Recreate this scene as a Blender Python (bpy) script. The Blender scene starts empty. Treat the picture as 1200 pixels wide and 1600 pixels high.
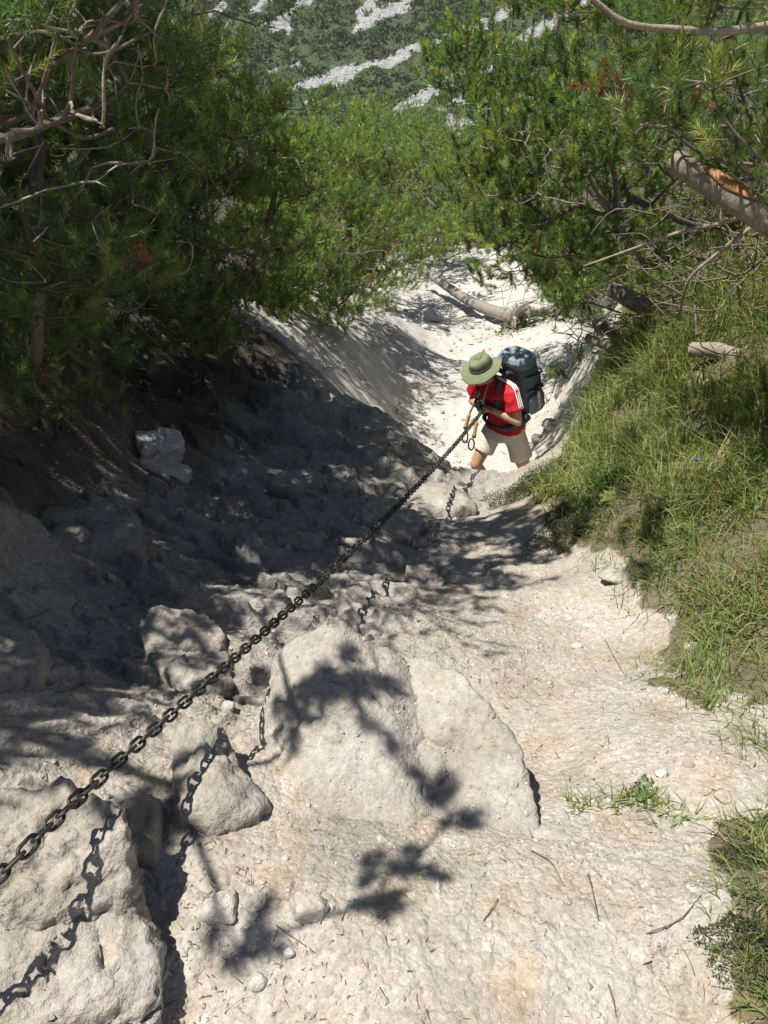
import bpy, bmesh, math, random
import numpy as np
from mathutils import Vector, Matrix, Euler

# ------------------------------------------------------------------ camera, sky, sun, exposure
SC = bpy.context.scene
COL = SC.collection
PITCH = math.radians(33.0)
FPX = 1155.0                      # focal length in pixels of the 1200 x 1600 picture

cam_d = bpy.data.cameras.new('camera')
cam_d.sensor_fit = 'VERTICAL'
cam_d.sensor_height = 36.0
cam_d.lens = 36.0 * FPX / 1600.0
cam_d.clip_start = 0.02
cam_d.clip_end = 4000.0
cam = bpy.data.objects.new('camera', cam_d)
COL.objects.link(cam)
cam.location = (0, 0, 0)
cam.rotation_euler = (math.radians(90) - PITCH, 0, 0)
SC.camera = cam

TO_SUN = Vector((-0.37, -0.10, 0.92)).normalized()
SUN_EL = math.asin(TO_SUN.z)
SUN_AZ = math.atan2(TO_SUN.x, TO_SUN.y)
world = bpy.data.worlds.new('World')
SC.world = world
world.use_nodes = True
wn = world.node_tree
wn.nodes.clear()
w_out = wn.nodes.new('ShaderNodeOutputWorld')
w_bg = wn.nodes.new('ShaderNodeBackground')
w_sky = wn.nodes.new('ShaderNodeTexSky')
w_sky.sky_type = 'NISHITA'
w_sky.sun_disc = False
w_sky.sun_elevation = SUN_EL
w_sky.sun_rotation = SUN_AZ
w_sky.altitude = 1600
w_bg.inputs['Strength'].default_value = 0.052
wn.links.new(w_sky.outputs[0], w_bg.inputs['Color'])
wn.links.new(w_bg.outputs[0], w_out.inputs['Surface'])

sun_d = bpy.data.lights.new('sun', 'SUN')
sun_d.energy = 5.0
sun_d.angle = math.radians(0.53)
sun_d.color = (1.0, 0.955, 0.88)
sun = bpy.data.objects.new('sun', sun_d)
COL.objects.link(sun)
sun.rotation_euler = TO_SUN.to_track_quat('Z', 'Y').to_euler()
sun.location = (-8, 2, 14)

SC.view_settings.view_transform = 'Standard'
SC.view_settings.look = 'None'
SC.view_settings.gamma = 1.0
SC.view_settings.exposure = 0.60
SC.view_settings.use_curve_mapping = False
SC.render.engine = 'CYCLES'
SC.cycles.max_bounces = 4
SC.cycles.diffuse_bounces = 2
SC.cycles.adaptive_threshold = 0.02
SC.cycles.caustics_reflective = False
SC.cycles.caustics_refractive = False
SC.cycles.transparent_max_bounces = 8
SC.cycles.use_denoising = True

# ------------------------------------------------------------------ picture <-> place
CP, SP = math.cos(PITCH), math.sin(PITCH)

def ray(px, py):
    a = (np.asarray(px, float) - 600.0) / FPX
    b = (800.0 - np.asarray(py, float)) / FPX
    return np.stack([a, CP + SP * b, -SP + CP * b], -1)

def P(px, py, Y):
    """the point Y metres ahead of the camera on the line of sight through (px, py)"""
    d = ray(px, py)
    return d * (Y / d[..., 1])[..., None] if d.ndim > 1 else d * (Y / d[1])

# ------------------------------------------------------------------ noise
_r = np.random.RandomState(7)
_perm = np.concatenate([_r.permutation(256)] * 3)
_grad = _r.normal(size=(256, 3))
_grad /= np.linalg.norm(_grad, axis=1)[:, None]

_perm32 = _perm.astype(np.int32)
_grad32 = _grad.astype(np.float32)
def perlin(p):
    p = np.asarray(p)
    fl = np.floor(p)
    f = (p - fl).astype(np.float32)
    i = fl.astype(np.int64).astype(np.int32) & 255
    fx, fy, fz = f[:, 0], f[:, 1], f[:, 2]
    u = f * f * f * (f * (f * 6 - 15) + 10)
    ux, uy, uz = u[:, 0], u[:, 1], u[:, 2]
    out = np.zeros(len(f), np.float32)
    ix, iy, iz = i[:, 0], i[:, 1], i[:, 2]
    for dx in (0, 1):
        wx = ux if dx else 1 - ux
        ax = _perm32[ix + dx] + iy
        for dy in (0, 1):
            wxy = wx * (uy if dy else 1 - uy)
            ay = _perm32[ax + dy] + iz
            for dz in (0, 1):
                g = _grad32[_perm32[ay + dz]]
                d = g[:, 0] * (fx - dx) + g[:, 1] * (fy - dy) + g[:, 2] * (fz - dz)
                out += wxy * (uz if dz else 1 - uz) * d
    return out * 1.5

def fbm(p, octaves=4, lac=2.1, gain=0.5, ridge=False):
    p = np.asarray(p, float)
    a, s, t = 1.0, 0.0, 0.0
    for k in range(octaves):
        n = perlin(p + 17.3 * k)
        s = s + a * ((1 - 2 * np.abs(n)) if ridge else n)
        t += a
        a *= gain
        p = p * lac
    return s / t

def xy3(x, y, s, z=0.0):
    return np.stack([x * s, y * s, np.full_like(x, z)], -1)

def sstep(a, b, x):
    t = np.clip((x - a) / (b - a), 0, 1)
    return t * t * (3 - 2 * t)

# ------------------------------------------------------------------ mesh helpers
def fast_mesh(name, V, F, mat=None, smooth=True, col=None, attr='col'):
    V = np.asarray(V, np.float32)
    F = np.asarray(F, np.int32)
    me = bpy.data.meshes.new(name)
    n, m, k = len(V), len(F), F.shape[1]
    me.vertices.add(n)
    me.vertices.foreach_set('co', V.ravel())
    me.loops.add(m * k)
    me.loops.foreach_set('vertex_index', F.ravel())
    me.polygons.add(m)
    me.polygons.foreach_set('loop_start', np.arange(0, m * k, k, dtype=np.int32))
    me.polygons.foreach_set('use_smooth', np.full(m, smooth, bool))
    me.update(calc_edges=True)
    if col is not None:
        at = me.attributes.new(attr, 'FLOAT_COLOR', 'POINT')
        c = np.ones((n, 4), np.float32)
        c[:, :3] = col
        at.data.foreach_set('color', c.ravel())
    if mat is not None:
        me.materials.append(mat)
    return me

def obj(name, me, parent=None, loc=None):
    o = bpy.data.objects.new(name, me)
    COL.objects.link(o)
    if loc is not None:
        o.location = loc
    if parent is not None:
        o.parent = parent
    return o

def tag(o, label=None, cat=None, group=None, kind=None):
    if label: o['label'] = label
    if cat: o['category'] = cat
    if group: o['group'] = group
    if kind: o['kind'] = kind
    return o

def empty(name, loc, rz=0.0):
    o = bpy.data.objects.new(name, None)
    COL.objects.link(o)
    o.location = Vector([float(v) for v in loc])
    o.rotation_euler = (0, 0, rz)
    o.empty_display_size = 0.1
    return o

class Acc:
    """gathers triangles or quads of ONE mesh"""
    def __init__(self):
        self.V, self.F, self.C, self.n = [], [], [], 0
    def add(self, V, F, c=None):
        V = np.asarray(V, float).reshape(-1, 3)
        self.V.append(V)
        self.F.append(np.asarray(F, int) + self.n)
        if c is not None:
            self.C.append(np.broadcast_to(np.asarray(c, float), (len(V), 3)))
        self.n += len(V)
    def mesh(self, name, mat, smooth=True, off=None):
        V = np.concatenate(self.V)
        if off is not None:
            V = V - np.asarray(off)
        F = np.concatenate(self.F)
        return fast_mesh(name, V, F, mat, smooth, np.concatenate(self.C) if self.C else None)

def frames(pts):
    pts = np.asarray(pts, float)
    t = np.gradient(pts, axis=0)
    t /= np.linalg.norm(t, axis=1)[:, None] + 1e-12
    ref = np.array([0.0, 0, 1]) if abs(t[0][2]) < 0.9 else np.array([1.0, 0, 0])
    N, B = [], []
    n = np.cross(t[0], ref); n /= np.linalg.norm(n)
    for k in range(len(pts)):
        n = n - t[k] * np.dot(n, t[k])
        n /= np.linalg.norm(n) + 1e-12
        N.append(n.copy()); B.append(np.cross(t[k], n))
    return t, np.array(N), np.array(B)

def tube(pts, rad, sides=6, cap=True, lumps=0.0, seed=0.0):
    """quads only; ends are closed by collapsing a last ring"""
    pts = np.asarray(pts, float)
    rad = np.broadcast_to(np.asarray(rad, float), (len(pts),)).copy()
    if cap:
        t0 = pts[1] - pts[0]; t1 = pts[-1] - pts[-2]
        e0 = t0 / (np.linalg.norm(t0) + 1e-9) * min(rad[0] * 0.02, 0.001)
        e1 = t1 / (np.linalg.norm(t1) + 1e-9) * min(rad[-1] * 0.02, 0.001)
        pts = np.vstack([pts[0] - e0, pts, pts[-1] + e1])
        rad = np.concatenate([[rad[0] * 0.02], rad, [rad[-1] * 0.02]])
    t, N, B = frames(pts)
    a = np.linspace(0, 2 * np.pi, sides, endpoint=False)
    ca, sa = np.cos(a), np.sin(a)
    R = rad[:, None]
    V = pts[:, None, :] + R[..., None] * (ca[None, :, None] * N[:, None, :] + sa[None, :, None] * B[:, None, :])
    if lumps:
        q = V.reshape(-1, 3)
        sc = 1.2 / max(rad.max(), 1e-3)
        d = fbm(q * sc * 0.5 + seed, 3) * lumps
        cen = np.repeat(pts, sides, 0)
        q = cen + (q - cen) * (1 + d)[:, None]
        V = q.reshape(V.shape)
    k = len(pts)
    i = np.arange(k - 1)[:, None] * sides
    j = np.arange(sides)[None, :]
    j2 = (j + 1) % sides
    F = np.stack([i + j, i + j2, i + sides + j2, i + sides + j], -1).reshape(-1, 4)
    return V.reshape(-1, 3), F

def tubes(chains, sides=4):
    """many thin twigs at once: chains is a list of (points, radii)"""
    out, by = [], {}
    for p, r in chains: by.setdefault(len(p), []).append((p, r))
    a = np.linspace(0, 2 * np.pi, sides, endpoint=False)
    for k, lst in by.items():
        Pp = np.array([c[0] for c in lst]); R = np.array([c[1] for c in lst])
        t = np.gradient(Pp, axis=1); t /= np.linalg.norm(t, axis=2)[..., None] + 1e-12
        ref = np.where(np.abs(t[:, :1, 2:3]) < 0.8, np.array([0, 0, 1.0]), np.array([1.0, 0.2, 0]))
        n = np.cross(t, ref); n /= np.linalg.norm(n, axis=2)[..., None] + 1e-12
        b = np.cross(t, n)
        V = Pp[:, :, None] + R[..., None, None] * (np.cos(a)[:, None] * n[:, :, None] + np.sin(a)[:, None] * b[:, :, None])
        B = len(lst)
        base = (np.arange(B) * k * sides)[:, None, None] + (np.arange(k - 1) * sides)[None, :, None]
        j = np.arange(sides)[None, None]; j2 = (j + 1) % sides
        F = np.stack([base + j, base + j2, base + sides + j2, base + sides + j], -1).reshape(-1, 4)
        out.append((V.reshape(-1, 3), F))
    return out

def bez(p0, p1, p2, p3, n):
    t = np.linspace(0, 1, n)[:, None]
    return (1 - t) ** 3 * p0 + 3 * (1 - t) ** 2 * t * p1 + 3 * (1 - t) * t ** 2 * p2 + t ** 3 * p3

def spline(pts, n):
    """Catmull-Rom through pts"""
    p = np.asarray(pts, float)
    p = np.vstack([2 * p[0] - p[1], p, 2 * p[-1] - p[-2]])
    segs = len(p) - 3
    u = np.linspace(0, segs - 1e-6, n)
    i = u.astype(int); t = (u - i)[:, None]
    a, b, c, d = p[i], p[i + 1], p[i + 2], p[i + 3]
    return 0.5 * (2 * b + (c - a) * t + (2 * a - 5 * b + 4 * c - d) * t ** 2 + (3 * b - a - 3 * c + d) * t ** 3)

# ------------------------------------------------------------------ materials
def new_mat(name):
    m = bpy.data.materials.new(name)
    m.use_nodes = True
    nt = m.node_tree
    return m, nt, nt.nodes['Principled BSDF']

def N(nt, kind, **kw):
    n = nt.nodes.new(kind)
    for k, v in kw.items():
        if k in n.inputs: n.inputs[k].default_value = v
        else: setattr(n, k, v)
    return n

def mixc(nt, fac, a, b, mode='MIX'):
    n = nt.nodes.new('ShaderNodeMix')
    n.data_type = 'RGBA'; n.blend_type = mode
    for sock, v in ((n.inputs[0], fac), (n.inputs[6], a), (n.inputs[7], b)):
        if hasattr(v, 'is_output'): nt.links.new(v, sock)
        elif isinstance(v, (int, float)): sock.default_value = v
        else: sock.default_value = (*v, 1) if len(v) == 3 else v
    return n.outputs[2]

def ramp(nt, sock, p0, p1, c0=(0, 0, 0, 1), c1=(1, 1, 1, 1)):
    r = nt.nodes.new('ShaderNodeValToRGB')
    r.color_ramp.elements[0].position = p0; r.color_ramp.elements[0].color = c0
    r.color_ramp.elements[1].position = p1; r.color_ramp.elements[1].color = c1
    nt.links.new(sock, r.inputs[0])
    return r.outputs[0]

def mat_attr_ground(name, bump=1.0, attr='col', base=None, gravel=1.0):
    """chalky stone and dust: colour from the sheet's own albedo, fine grain and pits on top"""
    m, nt, bs = new_mat(name)
    L = nt.links
    tc = N(nt, 'ShaderNodeNewGeometry')
    if base is None:
        at = N(nt, 'ShaderNodeAttribute'); at.attribute_name = attr
        c = at.outputs['Color']
    else:
        c = base
    n1 = N(nt, 'ShaderNodeTexNoise', Scale=3.1, Detail=4.0, Roughness=0.65)
    n2 = N(nt, 'ShaderNodeTexNoise', Scale=38.0, Detail=4.0, Roughness=0.7)
    n3 = N(nt, 'ShaderNodeTexNoise', Scale=190.0, Detail=2.0, Roughness=0.7)
    v1 = N(nt, 'ShaderNodeTexVoronoi', Scale=70.0)
    for n in (n1, n2, n3, v1): L.new(tc.outputs['Position'], n.inputs['Vector'])
    k1 = ramp(nt, n1.outputs[0], 0.32, 0.68, (0.80, 0.77, 0.73, 1), (1.08, 1.09, 1.11, 1))
    c1 = mixc(nt, 1.0, c, k1, 'MULTIPLY')
    k2 = ramp(nt, n2.outputs[0], 0.3, 0.7, (0.82, 0.81, 0.80, 1), (1.1, 1.1, 1.1, 1))
    c2 = mixc(nt, 1.0, c1, k2, 'MULTIPLY')
    k3 = ramp(nt, n3.outputs[0], 0.35, 0.62, (0.86, 0.86, 0.86, 1), (1.06, 1.06, 1.06, 1))
    c3 = mixc(nt, 1.0, c2, k3, 'MULTIPLY')
    sc = N(nt, 'ShaderNodeSeparateColor'); L.new(v1.outputs['Color'], sc.inputs[0])
    kv = ramp(nt, sc.outputs[0], 0.0, 1.0, (0.88, 0.87, 0.86, 1), (1.1, 1.1, 1.1, 1))
    c4 = mixc(nt, gravel, c3, mixc(nt, 1.0, c3, kv, 'MULTIPLY'))
    L.new(c4, bs.inputs['Base Color'])
    bs.inputs['Roughness'].default_value = 0.93
    bs.inputs['Specular IOR Level'].default_value = 0.2
    add = N(nt, 'ShaderNodeMath', operation='MULTIPLY_ADD')
    L.new(n2.outputs[0], add.inputs[0]); add.inputs[1].default_value = 1.0
    mv = N(nt, 'ShaderNodeMath', operation='MULTIPLY'); L.new(v1.outputs['Distance'], mv.inputs[0]); mv.inputs[1].default_value = -0.55 * gravel
    L.new(mv.outputs[0], add.inputs[2])
    add2 = N(nt, 'ShaderNodeMath', operation='MULTIPLY_ADD')
    L.new(n3.outputs[0], add2.inputs[0]); add2.inputs[1].default_value = 0.35; L.new(add.outputs[0], add2.inputs[2])
    b = N(nt, 'ShaderNodeBump', Strength=0.75 * bump, Distance=0.012)
    L.new(add2.outputs[0], b.inputs['Height'])
    L.new(b.outputs[0], bs.inputs['Normal'])
    return m

def mat_plain(name, color, rough=0.7, spec=0.3, metal=0.0, var=0.12, scale=30.0, bump=0.0, bdist=0.002, stretch=None):
    m, nt, bs = new_mat(name)
    L = nt.links
    tc = N(nt, 'ShaderNodeTexCoord')
    vec = tc.outputs['Object']
    if stretch:
        mp = N(nt, 'ShaderNodeMapping'); mp.inputs['Scale'].default_value = stretch
        L.new(vec, mp.inputs[0]); vec = mp.outputs[0]
    n = N(nt, 'ShaderNodeTexNoise', Scale=scale, Detail=5.0, Roughness=0.6)
    L.new(vec, n.inputs['Vector'])
    k = ramp(nt, n.outputs[0], 0.3, 0.7, (1 - var,) * 3 + (1,), (1 + var,) * 3 + (1,))
    L.new(mixc(nt, 1.0, color, k, 'MULTIPLY'), bs.inputs['Base Color'])
    bs.inputs['Roughness'].default_value = rough
    bs.inputs['Specular IOR Level'].default_value = spec
    bs.inputs['Metallic'].default_value = metal
    if bump:
        b = N(nt, 'ShaderNodeBump', Strength=bump, Distance=bdist)
        L.new(n.outputs[0], b.inputs['Height']); L.new(b.outputs[0], bs.inputs['Normal'])
    return m

def mat_leaf(name, rough=0.5, trans=0.3, spec=0.35):
    """leaf colour from the attribute, some light passing through"""
    m, nt, bs = new_mat(name)
    L = nt.links
    at = N(nt, 'ShaderNodeAttribute'); at.attribute_name = 'col'
    L.new(at.outputs['Color'], bs.inputs['Base Color'])
    bs.inputs['Roughness'].default_value = rough
    bs.inputs['Specular IOR Level'].default_value = spec
    tr = N(nt, 'ShaderNodeBsdfTranslucent')
    L.new(mixc(nt, 1.0, at.outputs['Color'], (1.25, 1.2, 0.6), 'MULTIPLY'), tr.inputs['Color'])
    mx = N(nt, 'ShaderNodeMixShader'); mx.inputs[0].default_value = trans
    L.new(bs.outputs[0], mx.inputs[1]); L.new(tr.outputs[0], mx.inputs[2])
    L.new(mx.outputs[0], nt.nodes['Material Output'].inputs['Surface'])
    return m

def mat_wood(name, c0, c1, scale=22.0, bump=0.6):
    m, nt, bs = new_mat(name)
    L = nt.links
    g = N(nt, 'ShaderNodeNewGeometry')
    n = N(nt, 'ShaderNodeTexNoise', Scale=scale, Detail=7.0, Roughness=0.7)
    n2 = N(nt, 'ShaderNodeTexNoise', Scale=scale * 5, Detail=4.0, Roughness=0.7)
    v = N(nt, 'ShaderNodeTexVoronoi', Scale=scale * 2.2)
    for q in (n, n2, v): L.new(g.outputs['Position'], q.inputs['Vector'])
    k = ramp(nt, n.outputs[0], 0.3, 0.7, (*c0, 1), (*c1, 1))
    k2 = ramp(nt, n2.outputs[0], 0.3, 0.7, (0.7, 0.7, 0.7, 1), (1.2, 1.2, 1.2, 1))
    L.new(mixc(nt, 1.0, k, k2, 'MULTIPLY'), bs.inputs['Base Color'])
    bs.inputs['Roughness'].default_value = 0.85
    bs.inputs['Specular IOR Level'].default_value = 0.25
    mm = N(nt, 'ShaderNodeMath', operation='MULTIPLY_ADD')
    L.new(v.outputs['Distance'], mm.inputs[0]); mm.inputs[1].default_value = 0.6; L.new(n2.outputs[0], mm.inputs[2])
    b = N(nt, 'ShaderNodeBump', Strength=bump, Distance=0.006)
    L.new(mm.outputs[0], b.inputs['Height']); L.new(b.outputs[0], bs.inputs['Normal'])
    return m

M = {}
M['ground'] = mat_attr_ground('trail_ground')
M['rock'] = mat_attr_ground('dolomite_rock', bump=1.0, gravel=0.6)
M['pebble'] = mat_attr_ground('pale_pebble', bump=0.35, gravel=0.0)
def mat_mountain():
    """scree and outcrops (attribute red channel) broken up by noise over scrubby turf"""
    m, nt, bs = new_mat('mountain_side')
    L = nt.links
    g = N(nt, 'ShaderNodeNewGeometry')
    at = N(nt, 'ShaderNodeAttribute'); at.attribute_name = 'col'
    sp = N(nt, 'ShaderNodeSeparateColor'); L.new(at.outputs['Color'], sp.inputs[0])
    n = N(nt, 'ShaderNodeTexNoise', Scale=0.55, Detail=5.0, Roughness=0.7)
    n2 = N(nt, 'ShaderNodeTexNoise', Scale=0.22, Detail=4.0, Roughness=0.6)
    for q in (n, n2): L.new(g.outputs['Position'], q.inputs['Vector'])
    ma = N(nt, 'ShaderNodeMath', operation='MULTIPLY_ADD'); L.new(n.outputs[0], ma.inputs[0]); ma.inputs[1].default_value = 1.3; L.new(sp.outputs[0], ma.inputs[2])
    f = ramp(nt, ma.outputs[0], 0.85, 1.45)
    rock = ramp(nt, n.outputs[0], 0.3, 0.72, (0.30, 0.295, 0.285, 1), (0.66, 0.65, 0.63, 1))
    grn = ramp(nt, n2.outputs[0], 0.3, 0.7, (0.060, 0.096, 0.036, 1), (0.112, 0.145, 0.058, 1))
    L.new(mixc(nt, f, grn, rock), bs.inputs['Base Color'])
    bs.inputs['Roughness'].default_value = 0.95
    b = N(nt, 'ShaderNodeBump', Strength=1.0, Distance=2.4); L.new(n.outputs[0], b.inputs['Height']); L.new(b.outputs[0], bs.inputs['Normal'])
    return m
M['mountain'] = mat_mountain()
M['needle'] = mat_leaf('pine_needles', 0.40, 0.33, 0.6)
M['leaf'] = mat_leaf('grass_blades', 0.5, 0.35, 0.35)
M['scrub'] = mat_leaf('scrub_leaves', 0.7, 0.2, 0.2)
M['bark'] = mat_wood('pine_bark', (0.10, 0.080, 0.062), (0.23, 0.185, 0.145))
M['deadwood'] = mat_wood('bleached_deadwood', (0.20, 0.165, 0.125), (0.40, 0.345, 0.27))
M['logbark'] = mat_wood('log_bark', (0.17, 0.135, 0.10), (0.38, 0.32, 0.25), 16.0, 0.9)
M['greywood'] = mat_wood('grey_weathered_wood', (0.20, 0.18, 0.155), (0.36, 0.33, 0.29), 14.0, 0.8)
M['peeled'] = mat_wood('peeled_orange_wood', (0.30, 0.14, 0.05), (0.58, 0.36, 0.17), 26.0, 0.6)
M['cutwood'] = mat_wood('sawn_wood', (0.42, 0.33, 0.22), (0.60, 0.50, 0.36), 40.0, 0.3)

# ------------------------------------------------------------------ the shape of the ground
CTRL_PX = [  # picture point, distance ahead
    (600,1600,.655),(900,1600,.65),(300,1600,.685),(1200,1600,.64),(0,1600,.66),
    (300,1500,.79),(600,1480,.80),(900,1400,.91),(300,1400,.93),(600,1300,1.13),(1100,1300,1.11),(1200,1500,.735),
    (100,1450,.86),(60,1300,1.05),(900,1230,1.33),(850,1120,1.73),(880,1180,1.52),(800,1060,1.95),(1050,1200,1.32),
    (450,1150,1.53),(300,1080,1.72),(900,1150,1.58),(920,1080,1.86),(1050,1100,1.68),(950,1000,2.26),(1000,950,2.45),
    (100,1120,1.42),(100,1000,1.95),(0,1000,1.78),(300,980,2.2),(560,940,2.58),(700,960,2.5),(800,900,2.92),(900,950,2.56),
    (300,850,3.0),(100,820,2.75),(0,800,2.45),(500,800,3.65),(600,880,3.05),(650,820,3.7),(750,820,3.72),
    (0,700,2.95),(120,700,3.3),(250,735,3.85),(250,640,4.5),(120,560,4.0),(0,560,3.4),(400,700,4.7),(330,680,4.5),(600,720,4.75),(520,690,5.0),
    (400,580,5.9),(440,530,6.6),(540,620,6.2),(620,680,5.3),(690,738,4.8),(745,770,4.60),(800,782,4.2),(600,650,5.75),
    (640,650,8.4),(690,640,8.6),(560,570,8.2),(520,520,8.4),(620,520,10.5),(600,490,11.5),(690,560,11.0),(740,540,11.6),(700,500,14.0),(760,450,16.8),(620,440,16.5),(700,430,18.0),
    (880,620,7.6),(860,560,9.4),(870,490,12.2),(850,670,7.0),
    (880,860,3.16),(830,775,4.0),(870,720,4.45),(940,700,4.4),(1000,800,3.05),(950,850,2.98),(1000,900,2.66),(1080,960,2.2),(1150,1000,1.92),(1150,1100,1.60),(1200,1180,1.36),
    (1150,800,2.72),(1150,650,3.6),(1150,560,4.3),(1000,600,4.9),(1000,520,5.7),(930,600,5.6),(1000,450,7.0),(1150,420,5.9),(960,480,7.2),(1200,900,2.1),(1200,1300,1.08),
]
_c = np.array([P(*c) for c in CTRL_PX])
_x = [  # places the camera does not see: behind the lip, the hollow the hiker stands in, far sides
    (1.05,6.0,-3.87),(0.75,6.35,-3.95),(1.35,5.8,-3.72),(0.6,5.6,-3.25),(0.2,6.6,-3.75),(0.8,7.3,-4.02),(0.3,7.6,-4.0),(1.2,7.0,-3.9),
    (0.15,2.25,-2.02),(0.45,2.0,-1.98),(-.35,2.15,-1.98),
    (-1.6,-2.5,-.9),(0,-2.5,-1.0),(1.6,-2.5,-1.0),(0,-1,-1.35),(-1.3,-.5,-1.2),(1.3,-.5,-1.35),(0,.2,-1.52),(-1.2,.6,-1.25),(1.2,.4,-1.5),(-2.2,1.6,-1.1),(-3.2,3,-.9),(-4,5,-.9),(-3.5,7.5,-1.5),(-8,4,.8),(-8,10,.2),(-8,-2,1.2),(-4,-2,-.2),
    (-2.6,10.5,-2.3),(-3.6,14,-2.9),(-4,20,-3.9),(-10,25,-3.5),(-15,40,-5.5),(0,26,-5.3),(4,24,-5.0),(0,45,-7),(0,70,-9.5),(15,40,-5.0),(20,70,-9),(-20,70,-9.5),
    (2.2,1.5,-1.45),(2.6,2.6,-1.35),(3.2,4,-1.1),(3.6,6,-1.0),(4.2,8.5,-1.6),(4.6,12,-2.6),(5.5,17,-3.4),(8,5,.6),(8,-2,.2),(4,0,-.9),(9,12,-.6),(10,25,-3.0),(16,10,1.5),(-16,8,2.5),(-16,20,-1),(18,22,-1),
]
CTRL = np.vstack([_c, np.array(_x)])

def plane(x, y):
    return -1.5 - 0.26 * y + 0.0012 * y * y

_K2 = 0.03
def _phi(r2):
    return -np.sqrt(r2 + _K2)
_d2 = ((CTRL[:, None, :2] - CTRL[None, :, :2]) ** 2).sum(-1)
_A = _phi(_d2) + np.eye(len(CTRL)) * 0.004
_W = np.linalg.solve(_A, CTRL[:, 2] - plane(CTRL[:, 0], CTRL[:, 1]))

def in_poly(x, y, poly):
    poly = np.asarray(poly)
    inside = np.zeros(len(x), bool)
    j = len(poly) - 1
    for i in range(len(poly)):
        xi, yi = poly[i][:2]; xj, yj = poly[j][:2]
        c = ((yi > y) != (yj > y)) & (x < (xj - xi) * (y - yi) / (yj - yi + 1e-12) + xi)
        inside ^= c
        j = i
    return inside

def base_z(x, y):
    out = np.empty_like(x)
    for s in range(0, len(x), 60000):
        e = slice(s, s + 60000)
        d2 = (x[e, None] - CTRL[None, :, 0]) ** 2 + (y[e, None] - CTRL[None, :, 1]) ** 2
        out[e] = _phi(d2) @ _W
    return out + plane(x, y)

def rockiness(x, y):
    """0 on the trodden trail, 1 on the broken rock of the left and middle"""
    n = fbm(xy3(x, y, 0.7, 3.0), 2)
    edge = np.interp(y, [1, 2, 3, 4, 4.6, 5.2, 6], [.1, .15, .25, .5, .95, 1.0, .7]) + 0.25 * n
    r = sstep(0.25, -0.35, x - edge) * sstep(1.1, 2.0, y + 0.5 * n) * sstep(7.5, 5.6, y)
    return r

def ground_z(x, y):
    x = np.atleast_1d(np.asarray(x, float)); y = np.atleast_1d(np.asarray(y, float))
    z = base_z(x, y)
    far = np.sqrt(x * x + y * y + 2.4)
    rk = rockiness(x, y)
    w = xy3(x + 0.12 * perlin(xy3(x, y, 2.0, 1)), y + 0.12 * perlin(xy3(x, y, 2.0, 9)), 1.0)
    # ledges: strata steps across the rocky part
    led = fbm(w * np.array([2.2, 4.2, 1]) + 5.1, 4)
    stepped = np.floor(led * 4.0 + 0.5) / 4.0
    fr = led * 4.0 + 0.5 - np.floor(led * 4.0 + 0.5)
    stepped = stepped + (sstep(0.72, 1.0, fr)) / 4.0
    z = z + rk * (0.22 * stepped + 0.022 * fbm(w * 5.0, 3, ridge=True) - 0.01)
    z = z + 0.05 * fbm(w * 1.1 + 2.2, 3) * np.clip(far / 4, 0.3, 1.6)
    z = z + 0.020 * fbm(w * 5.0 + 8.0, 4) + 0.008 * fbm(w * 22.0, 3)
    fine = np.clip(1.5 - far / 6.0, 0, 1)
    crumb = 0.35 + 1.9 * sstep(-0.12, 0.25, fbm(w * 2.7 + 31.0, 2))
    z = z + crumb * fine * (0.0050 * np.maximum(fbm(w * 55.0, 2), -0.2) + 0.003 * perlin(w * 120.0))
    z = z - 0.018 * rk * sstep(.90, 1.0, 1 - 2 * np.abs(perlin(w * 4.0 + 3.3))) - 0.006 * sstep(.93, 1.0, 1 - 2 * np.abs(perlin(w * 3.1 + 13.3)))
    fo = sstep(5.0, 7.5, y)
    z = z + fo * (0.05 * fbm(w * 2.2 + 4, 3, ridge=True) + 0.025 * fbm(w * 8.0, 3))
    # runnels on the eroded far bank
    bank = sstep(6.6, 7.4, y) * sstep(12, 10, y) * sstep(1.1, 0.2, x) * sstep(-2.6, -1.5, x)
    z = z + bank * 0.11 * fbm(np.stack([x * 1.2 + 0.5 * y, y * 3.4 - x * 1.0, 0 * x], -1), 4, ridge=True)
    return z

def G(px, py, y0=0.3, y1=40.0, n=420):
    """where the line of sight through a picture point first meets the ground"""
    d = ray(px, py)
    t = np.geomspace(y0, y1, n) / d[1]
    for _ in range(2):
        q = d[None] * t[:, None]
        below = q[:, 2] < ground_z(q[:, 0], q[:, 1])
        k = int(np.argmax(below)) if below.any() else len(t) - 1
        k = max(k, 1)
        t = np.linspace(t[k - 1], t[k], 24)
    p = 0.5 * (q[k] + q[k - 1])
    return np.array([p[0], p[1], float(ground_z(p[0], p[1])[0])])

def poly_world(pxs):
    return np.array([G(a, b)[:2] for a, b in pxs])

VEG_POLY = np.vstack([poly_world([(915,630),(892,690),(862,735),(822,776),(845,808),(885,864),(940,852),(985,885),(1045,965),(1062,1005),(1035,1060),(1105,1112),(1160,1085),(1200,1110)]),
                      np.array([(1.75,1.5),(3.2,1.2),(4.2,4),(4.6,8),(3.4,8.0),(2.4,7.4)])])
VEG_POLY2 = np.vstack([poly_world([(1200,1240),(1120,1290),(1145,1345),(1155,1480),(1140,1580),(1200,1600)]), np.array([(1.0,.35),(1.9,.3),(1.9,1.2)])])

def veg_mask(x, y):
    n = fbm(xy3(x, y, 4.5, 4), 3) * 0.22
    n2 = fbm(xy3(x, y, 4.5, 14), 3) * 0.22
    return in_poly(x + n, y + n2, VEG_POLY) | in_poly(x + n * .5, y + n2 * .5, VEG_POLY2)

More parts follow.
